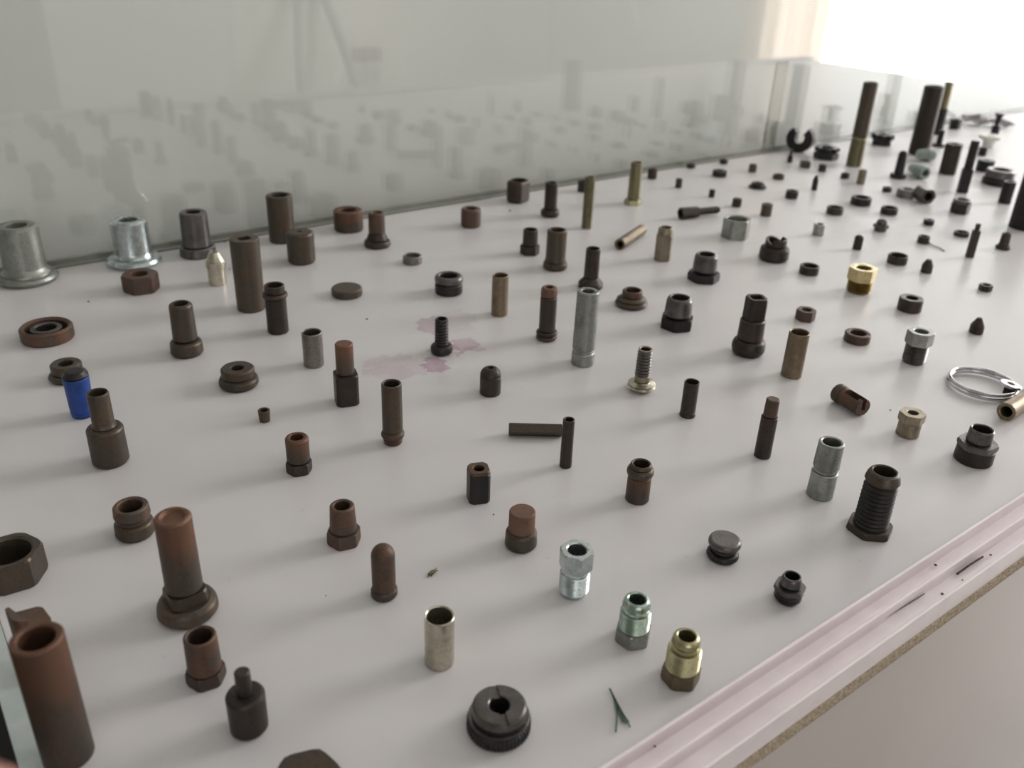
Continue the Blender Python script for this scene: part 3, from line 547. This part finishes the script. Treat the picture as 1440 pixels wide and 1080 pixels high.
lay('slotted_pin', 'pin', 'rusty pin with a deep slot lying on its side, left of the key ring', (1172, 548), (1216, 566), 26, 'RU', [S('head', .70, 1, 1, 1, m='RU')], g=GP_)
lastpin = bpy.data.objects[-1]
O('square_mouth_tube', 'tube', 'tall dark three stage tube with a squarish mouth on a bulbous foot', 1049, 506, 47, 413, 'DB', [S('foot', 0, .27, 1, o='bead'), S('middle', .27, .62, .77, .74), S('mouth', .62, 1, .68, .66, sh='s')], .42, bs='s', rot=28, g=GT)
O('hex_nut', 'nut', 'small rusty nut above the light brown tube', 1130.5, 454, 28, 431, 'RU', [S('nut', 0, 1, 1, sh='h', o='soft')], .5, rot=10, g=GN)
O('thin_tube', 'tube', 'light brown brass tube right of the tall dark three stage tube', 1111, 533.5, 29, 462, 'BS', [S('tube', 0, 1, 1, .98)], .82, g=GT)
O('ring', 'ring', 'thick rusty ring left of the threaded zinc fitting', 1202.6, 486, 36, 462, 'RU', [S('ring', 0, 1, 1)], .62, g=GR)
O('brass_fitting', 'fitting', 'bright brass hex fitting with a coarse thread below, the only shiny gold one', 1205.5, 415.5, 35, 371, 'BG', [S('end', 0, .08, .85, .95), S('thread', .08, .50, 1.0, o='thread coarse'), S('hex', .50, 1, 1.12, sh='h')], .60, rot=12, g=GF)
O('ring', 'ring', 'dark olive thick ring with a small bore, right of the bright brass fitting', 1276.5, 441, 33, 414, 'DB', [S('ring', 0, 1, 1)], .50, g=GR)
O('ring', 'ring', 'dark ring with a wide bore, left of the bright brass fitting', 1136, 388.5, 27, 369.5, 'DB', [S('ring', 0, 1, 1)], .74, g=GR)
O('small_nut', 'nut', 'tiny dark nut alone at the right, above the cone tipped pin', 1384, 411, 18.5, 398, 'DB', [S('nut', 0, 1, 1, sh='h')], .55, g=GN)
O('cone_pin', 'pin', 'little dark cone tipped pin standing alone above the key ring', 1371, 471, 19, 446, 'DB', [S('body', 0, .5, 1), S('tip', .5, 1, .98, .38)], g=GP_)
O('threaded_fitting', 'fitting', 'grey threaded fitting with its hex on top, left of the little cone tipped pin', 1282.5, 514.5, 32, 460, 'ZG', [S('end', 0, .08, .88, .97, m='SD'), S('thread', .08, .60, 1.0, o='thread', m='SD'), S('hex', .60, 1, 1.16, sh='h', m='ZG')], .58, rot=5, g=GF)
lay('lying_tube', 'tube', 'brass tube lying on its side at the right edge under the key ring tab', (1414.6, 579.5), (1475, 540), 26, 'BS', [S('tube', 0, 1, 1)], .62, g=GT)
# far right: small bushings, rows from the glass outwards
def small(name, cat, label, x0, x1, y0, y1, mat, bore=.5, sh='c', r1=1, rot=0, o='', g=GS):
    return O(name, cat, label, (x0 + x1) / 2, y1, x1 - x0, y0, mat, [S('body', 0, 1, 1, r1, sh=sh, o=o)], bore, rot=rot, g=g)
small('small_nut', 'nut', 'tiny black nut touching the glass channel, first right of the small brown bushing', 965, 977.5, 229, 237.5, 'DK', .4, 'h')
small('small_nut', 'nut', 'tiny dark nut touching the glass channel, just behind the low dark disc ring', 1011.5, 1023, 223, 231.3, 'DK', .4, 'h')
small('small_ring', 'ring', 'low dark disc ring near the glass', 1001, 1021.5, 237.5, 250, 'DK', .35)
small('small_bushing', 'bushing', 'small grey brown bushing right of the low dark disc ring', 1052, 1063, 230, 243, 'BR', .5)
small('small_ring', 'ring', 'thin rusty ring behind the dark hex topped bushing near the glass', 1086, 1102, 244, 253.3, 'RU', .72)
O('flat_nut', 'nut', 'flat dark flanged nut left of the thin rusty ring', 1064.5, 267, 25, 255, 'DK', [S('flange', 0, .45, 1, .98), S('hex', .45, 1, .72, sh='h')], .4, g=GN)
small('small_bushing', 'bushing', 'little upright brown bushing, second below the glass channel left of the low disc ring', 949, 958.5, 250.5, 265, 'DB', .4)
small('small_bushing', 'bushing', 'little upright black bushing right behind the lying socket bit', 996, 1004.5, 266, 278, 'DK', .4)
small('small_ball_bushing', 'bushing', 'small rounded rusty brown bushing at the tail of the lying socket bit', 1028.5, 1042, 277.5, 292, 'DB', .3, o='soft')
small('small_bushing', 'bushing', 'small dark bushing behind and right of the large light silver hex nut', 1068.5, 1084, 285, 305, 'BR', .45)
small('small_bushing', 'bushing', 'short dark hollow bushing right of the flat dark flanged nut', 1103.5, 1121, 266, 280.5, 'DK', .6)
O('small_bolt', 'bolt', 'tiny black pin standing just under the claw shaped piece', 1110, 229, 7.5, 209, 'DK', [S('body', 0, .5, 1), S('tip', .5, 1, .5)], g=GB)
small('small_bushing', 'bushing', 'small square grey bushing left of the black castle nut front', 1123.5, 1139, 225, 237, 'BR', .45, 's', rot=20)
small('small_bushing', 'bushing', 'small dark bushing right below the black castle nut', 1150, 1161, 230, 242.3, 'DB', .4)
O('cone_pin', 'pin', 'tiny slim dark bullet shaped pin below the black castle nut', 1144.3, 268, 8, 246, 'DK', [S('body', 0, .65, 1), S('tip', .65, 1, .98, .4)], g=GP_)
small('small_nut', 'nut', 'small black nut at the left foot of the tall grey tube', 1181.5, 1193.5, 242.5, 252, 'DK', .4, 'h')
O('small_tube', 'tube', 'small pinkish grey tube at the right foot of the tall grey tube', 1209.5, 259.5, 11.5, 238, 'TN', [S('tube', 0, 1, 1, .98)], .7, g=GT)
small('small_ring', 'ring', 'dark ring in front of the largest of the far rings', 1161, 1184, 288.5, 303.3, 'DB', .72)
small('small_ring', 'ring', 'largest thick dark ring among the far small rings', 1195, 1223, 274, 290.7, 'DK', .66)
small('small_ring', 'ring', 'tiny dark ring left of the shiny lying hex nut', 1240, 1253, 262, 270.5, 'DK', .6)
small('small_ring', 'ring', 'reddish dark ring right of the largest far ring', 1237, 1260.5, 289, 303.3, 'DB', .74)
small('small_bushing', 'bushing', 'small light silver bushing alone above the ring left of the brass fitting', 1141.5, 1157.5, 313, 332, 'ZG', .6)
O('flanged_fitting', 'fitting', 'small shiny dark fitting with a pointed flange above the black bullet pin', 1237, 326.5, 17, 308, 'SD', [S('foot', 0, .30, 1), S('flange', .30, .62, 1.28, 1.2, sh='h'), S('mouth', .62, 1, .86, .8)], .55, g=GF)
O('dome_pin', 'pin', 'small black round topped pin left of the flat wide ring', 1204.5, 352, 12.5, 330, 'DB', [S('pin', 0, 1, 1, o='dome long')], g=GP_)
small('small_ring', 'ring', 'flat wide dark ring left of the cone topped brown pin', 1246, 1273.5, 355, 373.6, 'DB', .80)
O('cone_pin', 'pin', 'small brown cone topped pin right of the flat wide ring', 1301.5, 385, 15.5, 364, 'DB', [S('body', 0, .55, 1), S('tip', .55, 1, .98, .5)], g=GP_)
small('small_bushing', 'bushing', 'tiny black bushing above the green thread on the right', 1297.5, 1312, 307, 317.7, 'DK', .5)
small('small_bushing', 'bushing', 'tiny dark open bushing touching the end of the green thread', 1289, 1305, 330, 343.5, 'DB', .66)
small('small_ring', 'ring', 'thin dark greenish ring left of the square stick with a thin pin', 1340.5, 1361, 323.5, 334, 'DK', .70)
O('square_stick', 'pin', 'dark square stick with a thin pin on its top, at the right', 1362.5, 363, 12.5, 314, 'DB', [S('body', 0, .80, 1, sh='s'), S('pin', .80, 1, .55)], rot=20, g=GP_)
O('small_bolt', 'bolt', 'small dark bolt on a round flange at the right edge, by the square stick', 1409, 352.3, 20.5, 326.5, 'DB', [S('flange', 0, .22, 1, .95, o='bead'), S('body', .22, 1, .68, .60)], .3, g=GB)
O('hex_nut', 'nut', 'small shiny dark hex nut lying flat beside the nut that stands on edge', 1273, 280, 28, 263, 'SD', [S('nut', 0, 1, 1, sh='h')], .5, rot=15, g=GN)
lay('standing_nut', 'nut', 'small shiny hex nut standing on its edge, right of the flat lying one', (1306, 277), (1293, 270), 22, 'SD', [S('nut', 0, 1, 1, sh='h')], .55, g=GN)
O('hex_nut', 'nut', 'thick dark nut with a shiny rim at the foot of the tall dark stepped bar', 1348, 302, 26, 278, 'DK', [S('body', 0, .75, 1, sh='h'), S('rim', .75, 1, .94, m='SD')], .62, rot=10, g=GN)
O('small_tube', 'tube', 'dark short tube leaning at the right edge below the big two step flange', 1411.5, 287, 17, 254, 'DK', [S('tube', 0, 1, 1, 1)], .6, g=GT)
O('flange', 'fitting', 'large dark two step flange ring at the right edge', 1401.5, 263, 43, 235, 'DK', [S('base', 0, .42, 1, sh='c'), S('upper_ring', .42, 1, .90, .90, m='SD')], .56, g=GF)
O('round_plug', 'plug', 'dark short plug with a small hole behind the big two step flange', 1383, 242.5, 23, 223, 'DK', [S('cylinder', 0, 1, 1)], .3, g=GP_)
O('stepped_bar', 'pin', 'tall dark stepped bar standing right of the brown hex barrel', 1352, 272, 17, 197, 'DK', [S('body', 0, .46, 1, sh='s'), S('bar', .46, 1, .72, .70)], rot=15, g=GP_)
O('hex_barrel', 'nut', 'tall dark brown hex barrel nut right of the thick reddish tube', 1331, 246.5, 24, 200, 'DB', [S('hex', 0, 1, 1, 1.03, sh='h')], .5, rot=20, g=GN)
O('small_bolt', 'bolt', 'small dark bolt with rounded end on hex head, left of the plastic plug', 1261.5, 252.5, 21.5, 212, 'DK', [S('head', 0, .16, 1, sh='h'), S('shank', .16, .80, .60, .56), S('end', .80, 1, .56, .5, o='dome blunt')], g=GB)
O('tall_tube', 'tube', 'tall grey tube with a brass sleeve round its foot near the glass', 1199.8, 235, 21, 114.7, 'DB', [S('brass_sleeve', 0, .335, 1.02, .98, m='OL'), S('seam', .335, .345, 1.0, m='NI'), S('tube', .345, 1, .98, .96, m='BR')], .7, g=GT)
O('castle_block', 'nut', 'black notched block between the two tall tubes', 1238.5, 206, 31, 186, 'DK', [S('body', 0, .5, 1, sh='s'), S('notched_top', .5, 1, 1, sh='n')], .4, g=GN)
O('tall_tube', 'tube', 'thick tall reddish brown tube, the right one of the two tall tubes', 1290.5, 219, 27.5, 119.7, 'RU', [S('tube', 0, 1, 1, .96, m='DB')], .7, g=GT)
O('thin_rod', 'pin', 'tall slim black rod with an olive upper half behind the thick reddish tube', 1317, 190, 13, 114.7, 'DK', [S('foot', 0, .5, 1), S('upper_half', .5, 1, .84, m='OL')], .3, g=GP_)
O('small_bolt', 'bolt', 'small black pin on a round plate between the reddish tube and the hex barrel', 1319, 207.5, 17.5, 182.5, 'DK', [S('plate', 0, .15, 1, o='soft'), S('pin', .15, 1, .46)], g=GB)
small('small_nut', 'nut', 'small dark hex nut near the far end, right of the slim black rod', 1334, 1349, 166, 182.5, 'DK', .5, 'h', r1=1.1)
O('thin_rod', 'pin', 'thin black waisted screw standing at the far end of the shelf', 1397, 193, 11, 158.7, 'DK', [S('body', 0, .48, 1), S('waist', .48, .60, .5), S('cone', .60, .88, .62, .8), S('head', .88, 1, .95, 1.1)], g=GP_)
O('plastic_cup', 'cap', 'white plastic flanged cap near the far end of the shelf', 1388, 208, 15, 188, 'WP', [S('stem', 0, .68, 1, 1.1), S('rim', .68, 1, 1.9, 2.0)], .7, g=GF)
small('small_bushing', 'bushing', 'small black bushing below the white plastic cap', 1374.5, 1386, 206, 219.5, 'DK', .4)
O('tall_tube', 'tube', 'thick black tube cut by the right edge of the picture', 1437, 325, 39, 216, 'DK', [S('tube', 0, 1, 1, .97)], .6, g=GT)
c_, ob, R, H = O('castle_nut', 'nut', 'black castle nut with deep notches beside the claw shaped piece', 1160, 226, 35, 203, 'DK', [S('body', 0, .45, 1, sh='h'), S('groove', .45, .58, .86), S('castle', .58, .86, 1, sh='n'), S('boss', .86, 1, .45)], .2, g=GN)
# claw shaped piece
def claw():
    x, y, R, ax, ay = ground(1122, 217, 37)
    bm = bmesh.new(); R *= 1.02; th = R * .85; n = 12; lo = []
    for i in range(n + 1):
        a = radians(-236 + 292 * i / n); k = R * (0.34 if 1 < i < n - 1 else .42); ro = R * (1.0 if 0 < i < n else .96)
        lo.append([bm.verts.new((r_ * cos(a), s, R * .98 + r_ * sin(a))) for r_, s in ((ro, -th / 2), (ro, th / 2), (k, th / 2), (k, -th / 2))])
    for a, b in zip(lo, lo[1:]):
        for q in range(4): bm.faces.new((a[q], a[(q + 1) % 4], b[(q + 1) % 4], b[q]))
    bm.faces.new(lo[0]); bm.faces.new(lo[-1])
    o = link('claw', bm, 'DK'); o.location = (x, y, SH + .0001); o.rotation_euler = (0, 0, atan2(ay, ax) - pi / 2 - .25)
    tag(o, 'dark open claw shaped piece standing against the glass', 'fitting', GF)
claw()
# slotted pin lying on its side
r_ = lastpin
def slotted():
    for o in [o for o in bpy.data.objects if o.name.startswith('slotted_pin')]: bpy.data.objects.remove(o)
    root, ob, R, L = lay('slotted_pin', 'pin', 'rusty pin with a deep slot lying on its side, left of the key ring', (1177, 551), (1214, 574), 27, 'RU',
        [S('slotted_end', 0, .72, .94, .92, m='RU'), S('head', .72, 1, 1, 1, m='RU', o='soft')], g=GP_)
    cut(ob[0], [boxbm(-R * 1.6, -R * .05, -R * .55, R * .55, L * .12, L * .62), boxbm(-R * 1.6, R * .3, -R * .25, R * .25, -L * .1, L * .3)])
slotted()
# key ring with its tab
def keyring():
    cx, cy = at(1381, 541, .002); a = []
    pL = at(1334, 540, .002); pR = at(1429, 549, .002); Rr = hypot(pR[0] - pL[0], pR[1] - pL[1]) / 2 * .96
    root = empty('key_ring', (cx, cy, SH)); 
    pts = [(Rr * cos(2 * pi * i / 64), Rr * sin(2 * pi * i / 64), .0022) for i in range(64)]
    tube_path('ring', pts, .00155, 'CR', root, 10, True); tube_path('second_coil', [(p[0] * .985, p[1] * .985, .0046) for p in pts], .00110, 'CR', root, 8, True)
    tx, ty = at(1421, 541, .0075); tx -= cx; ty -= cy; bm = bmesh.new()
    ang = atan2(ty, tx)
    rings(bm, [(.0052, -.0008, 'c', None), (.0052, .0006, 'c', None), (.0048, .0009, 'c', None), (.0021, .0009, 'c', None), (.0019, .0006, 'c', None), (.0019, -.0008, 'c', None)], 32, closed=True)
    bmesh.ops.scale(bm, vec=(1.25, .95, 1), verts=bm.verts)
    t = link('tab', bm, 'CR', root); t.location = (tx, ty, .0075); t.rotation_euler = (0, radians(6), ang)
    bm = bmesh.new(); box(bm, -.0030, .0030, -.0022, .0022, -.0075, -.0008); bmesh.ops.bevel(bm, geom=bm.edges[:], offset=.0006, segments=2, affect='EDGES')
    t = link('tab_stem', bm, 'DK', root); t.location = (tx * 1.02, ty * 1.02, .0078); t.rotation_euler = (0, 0, ang)
    tag(root, 'shiny split key ring with an eyelet tab lying at the right edge', 'key ring')
keyring()
# green plastic bits
def plug(label, p0, p1, w, mat='GP'):
    R = .004
    for _ in range(6):
        x0, y0 = at(p0[0], p0[1], R); R = w / 2 * proj(x0, y0, R)[2] / FPX
    x1, y1 = at(p1[0], p1[1], R); L = hypot(x1 - x0, y1 - y0)
    root, ob = build('plastic_plug', [S('cone', 0, .5, .72, .92), S('head', .5, 1, 1, .9, o='soft')], R, L, mat, .5, n=24)
    root.rotation_euler = (0, radians(90), atan2(y0 - y1, x0 - x1)); root.location = (x1, y1, SH + R + .0001)
    tag(root, label, 'plug')
plug('greenish translucent plastic plug lying between the small bolt and hex barrel', (1302, 244), (1283, 236), 19)
plug('greenish plastic plug lying at the foot of the thick reddish tube', (1314, 218), (1290, 217), 18)
# crumpled film at the far end
def film():
    cx, cy = at(1386, 177); bm = bmesh.new(); n = 6; g = []
    for i in range(n + 1):
        for j in range(5):
            x = (i / n - .5) * .075 + .004 * sin(i * 5 + j * 3); y = (j / 4 - .5) * .034
            z = .003 + (.012 * (1 - abs(j / 4 - .5) * 1.6) + .005 * sin(i * 2.3 + j * 1.7)) * (1 - .5 * i / n)
            g.append(bm.verts.new((x, y, max(z, .002))))
    for i in range(n):
        for j in range(4): k = i * 5 + j; bm.faces.new((g[k], g[k + 5], g[k + 6], g[k + 1]))
    bmesh.ops.solidify(bm, geom=bm.faces[:], thickness=.0006)
    o = link('crumpled_foil', bm, plain('grey_foil', (196, 192, 194), .4, .1, .5, 60, (156, 152, 154)), smooth=False)
    o.location = (cx, cy, SH + .0005); o.rotation_euler = (0, 0, radians(-52)); tag(o, 'crumpled grey foil scrap at the far end of the shelf', 'scrap')
film()
# threads, insect, specks
def strand(name, label, cat, px, r, mat, g=None, z=.0006):
    P = []
    for i, (u, v) in enumerate(px): x, y = at(u, v, z); P.append((x, y, SH + z + (.0006 if 0 < i < len(px) - 1 else 0)))
    c = Vector(P[0]); o = tube_path(name, [Vector(p) - c for p in P], r, mat); o.location = c
    return tag(o, label, cat, g)
gr = empty('green_tuft', Vector((*at(868, 998), SH))); c0 = gr.location
for px in (((857, 969), (864, 982), (872, 1000), (880, 1018)), ((858, 970), (867, 988), (878, 1008), (886, 1023)), ((860, 974), (868, 996), (876, 1016)), ((864, 984), (868, 1004), (866, 1030)), ((861, 976), (870, 996), (884, 1016))):
    P = [Vector((*at(u, v, .0005), SH + .0008)) - c0 for u, v in px]; tube_path('fibre', P, .00028, 'FI', gr, 6)
tag(gr, 'frayed tuft of dark green fibre below the yellow plated fitting', 'fibre')
strand('green_thread', 'thin green thread curling from the tiny open bushing on the right', 'thread', ((1303, 338), (1308, 344), (1314, 347.5), (1320, 349), (1328, 353)), .0006, 'FI')
ins = empty('insect', Vector((*at(608, 805), SH))); c0 = ins.location
tube_path('body', [Vector((*at(u, v, .0008), SH + .0009)) - c0 for u, v in ((603, 808), (607, 805.5), (612, 802))], lambda t: .0006 + .0004 * sin(pi * t), plain('insect_body', (120, 112, 70), .5, 0, .5, 900, (90, 80, 50)), ins)
for px in (((604, 806), (601, 812)), ((608, 805), (607, 811)), ((611, 803), (614, 799)), ((611, 803), (616, 803))):
    tube_path('leg', [Vector((*at(u, v, .0004), SH + .0006)) - c0 for u, v in px], .00018, 'SP', ins, 5)
tag(ins, 'tiny yellowish dead insect right of the dome topped pin', 'insect')
for (u, v, s, lab) in ((316, 340.5, 3, 'dark crumb at the glass channel left of the wide dark sleeve'), (124, 424.5, 3, 'dark crumb left of the rusty hex nut'), (323, 379, 2, 'dark crumb between the nozzle and the tall socket'), (717, 296.5, 3, 'dark crumb below the flat sided nut at the glass'),
        (548, 291, 2.5, 'dark crumb on the glass channel right of the thick spacer'), (516, 449, 3, 'grey crumb below the flat brown disc'), (1217, 203, 2.5, 'pale crumb behind the tall grey tube'), (1397, 356, 2, 'tiny crumb left of the small flanged bolt'),
        (458, 838, 2, 'tiny crumb left of the dome topped pin'), (694, 724, 2.5, 'crumb left of the copper topped plug'), (1252, 577, 2.5, 'crumb right of the lying slotted pin')):
    x, y = at(u, v); r = s / 2 * proj(x, y, 0)[2] / FPX; bm = bmesh.new(); bmesh.ops.create_icosphere(bm, subdivisions=2, radius=r)
    for q in bm.verts: q.co *= 1 + .5 * noise.noise(q.co * 900); q.co.z = max(q.co.z * .6, -r * .4)
    o = link('crumb', bm, 'SP'); o.location = (x, y, SH + r * .4); tag(o, lab, 'crumb', 'crumbs of dirt on the shelf')
for (u, v, s) in ((1393.6, 779, 4), (1325.5, 833.5, 4.5), (1316, 793, 5), (921, 1048, 4), (1354, 814, 2.5)):   # dirt on the rail
    x, y = at(u, v, .003); r = s / 2 * proj(x, y, 0)[2] / FPX; bm = bmesh.new(); bmesh.ops.create_icosphere(bm, subdivisions=2, radius=r)
    for q in bm.verts: q.co *= 1 + .5 * noise.noise(q.co * 900); q.co.z = max(q.co.z * .5, -r * .3)
    o = link('crumb', bm, 'SP'); o.location = (x, y, SH + .0024); tag(o, {1393.6: 'black crumb in the rail groove, nearest the right edge', 1325.5: 'round black crumb on the rail, below the long dark streak', 1316: 'brown speck in the upper groove of the rail', 921: 'brown speck on the rail near the bottom of the picture', 1354: 'faint tiny speck in the lower groove of the rail'}[u], 'crumb', 'crumbs of dirt on the rail')
strand('dirt_streak', 'long dark streak of dirt in the rail groove', 'dirt', ((1346, 807), (1360, 798), (1372, 790), (1382, 783)), .0005, 'SP', z=.0026)
strand('gap_line', 'thin faint dark line along the lower groove of the rail', 'dirt', ((1030, 1007), (1120, 949), (1210, 892), (1300, 835)), .00022, 'SP', z=.0027)  # dark strand drawn in as the gap line of the groove
# things in the room that the glass mirrors
def ladder():
    Y = RY0 + .16; xl0, zl0 = mirror(415, 120, Y); xl1, zl1 = mirror(432, -4, Y); xr0, zr0 = mirror(493, 118, Y); xr1, zr1 = mirror(470, -4, Y)
    def down(x0, z0, x1, z1): return x0 - (x1 - x0) / (z1 - z0) * (z0 + SH)
    fx0, fx1 = down(xl0, zl0, xl1, zl1), down(xr0, zr0, xr1, zr1); c = Vector(((fx0 + fx1) / 2, Y, 0)); root = empty('step_ladder', c); top = zl1 + SH
    for a, b in ((fx0, xl1), (fx1, xr1)): tube_path('rail', [Vector((a, Y + .25, .02)) - c, Vector((b, Y - .10, top)) - c], .021, m_alu2, root, 10)
    for i in (1, 2):
        t = i / 4.6; xa = fx0 + (xl1 - fx0) * t; xb = fx1 + (xr1 - fx1) * t; y = .25 - .35 * t
        boxobj('step', (xa - c.x, xb - c.x, y - .03, y + .03, top * t - .01, top * t + .01), m_alu2, root, .003)
    boxobj('top_step', (xl1 - c.x - .03, xr1 - c.x + .03, -.14, -.06, top - .01, top + .03), m_alu2, root, .004)
    tag(root, 'narrow grey ladder leaning on the far wall, mirrored faintly in the back glass', 'ladder')
ladder()
def bag():
    Y = RY0 + .03; x0, z0 = mirror(495, 108, Y); x1, z1 = mirror(537, 66, Y); w = x1 - x0; h = z1 - z0; c = Vector(((x0 + x1) / 2, Y, z0 + SH)); root = empty('cloth', c)
    for nm, za, zb, col in (('white_part', -.3 * h, .5 * h, (235, 232, 228)), ('red_part', .5 * h, h, (170, 70, 70))):
        bm = bmesh.new(); g = []
        for i in range(13):
            for j in range(6):
                x = (i / 12 - .5) * w; g.append(bm.verts.new((x, .006 * sin(i * 1.4) + .012, za + (zb - za) * j / 5 + .02 * w * sin(i))))
        for i in range(12):
            for j in range(5): k = i * 6 + j; bm.faces.new((g[k], g[k + 6], g[k + 7], g[k + 1]))
        bmesh.ops.solidify(bm, geom=bm.faces[:], thickness=.003)
        link(nm, bm, plain(nm, col, .8, 0, .2, 30, tuple(v - 8 for v in col)), root)
    boxobj('hook', (-.006, .006, -.028, .02, h * .96, h * 1.03), 'ST', root)
    tag(root, 'small red and white cloth hung on the wall, mirrored in the glass', 'cloth')
bag()
x0, z0 = mirror(911, 100, -1.9); x1, z1 = mirror(889, 0, -1.9); k_ = (z0 + SH) / (z1 - z0); xf = x0 - (x1 - x0) * k_
p_ = tube_path('pole', [Vector((0, 0, .01)), Vector((x1 + (x1 - x0) * 3 - xf, 0, z1 + (z1 - z0) * 3 + SH))], .014, m_door, n=12); p_.location = (xf, -1.9, 0); tag(p_, 'white leaning pole mirrored in the back glass', 'pole')
# fingertip of the person holding the camera
def finger():
    ray = Vector(((4 - 720) / FPX, (1090 - 540) / FPX, 1)); k = .12; T = Vector((ray.dot(DX) * k, ray.dot(DY) * k, ray.dot(DZ) * k)) + CAMP
    skin = plain('skin', (190, 138, 122), .5, 0, .4, 60, (180, 126, 112)); skin.node_tree.nodes['Principled BSDF'].inputs['Subsurface Weight'].default_value = .1
    root = empty('fingertip', T); d = Vector((-.66, -.74, .12)).normalized()
    bm = bmesh.new(); prof = [(0, 0), (.0035, .0008), (.006, .0028), (.0075, .006), (.0082, .012), (.0083, .018), (.0086, .024), (.0090, .027), (.0084, .031), (.0087, .040), (.0092, .047), (.0096, .050), (.0092, .054), (.0094, .066), (.0098, .080)]
    rings(bm, [(r, z, 'c', None) for r, z in prof] + [(.0090, .083, 'c', None), (0, .0845, 'c', None)], 32)
    for v in bm.verts: v.co.y *= .86
    o = link('finger', bm, skin, root, ang=80); o.rotation_euler = d.to_track_quat('Z', 'Y').to_euler()
    bm = bmesh.new(); g = []
    for i in range(7):
        for j in range(7):
            a = radians(-38 + 76 * i / 6); z = .0025 + .011 * j / 6; rr = min(.0078, .0040 + z * .55) * .9
            g.append(bm.verts.new((rr * 1.05 * sin(a), rr * cos(a) + .0004, z)))
    for i in range(6):
        for j in range(6): q = i * 7 + j; bm.faces.new((g[q], g[q + 7], g[q + 8], g[q + 1]))
    bmesh.ops.solidify(bm, geom=bm.faces[:], thickness=.0004)
    link('nail', bm, plain('nail', (224, 178, 164), .25, 0, .5, 200, (216, 170, 156)), o, ang=60)
    tag(root, 'blurred pink fingertip at the bottom left corner', 'finger')
finger()
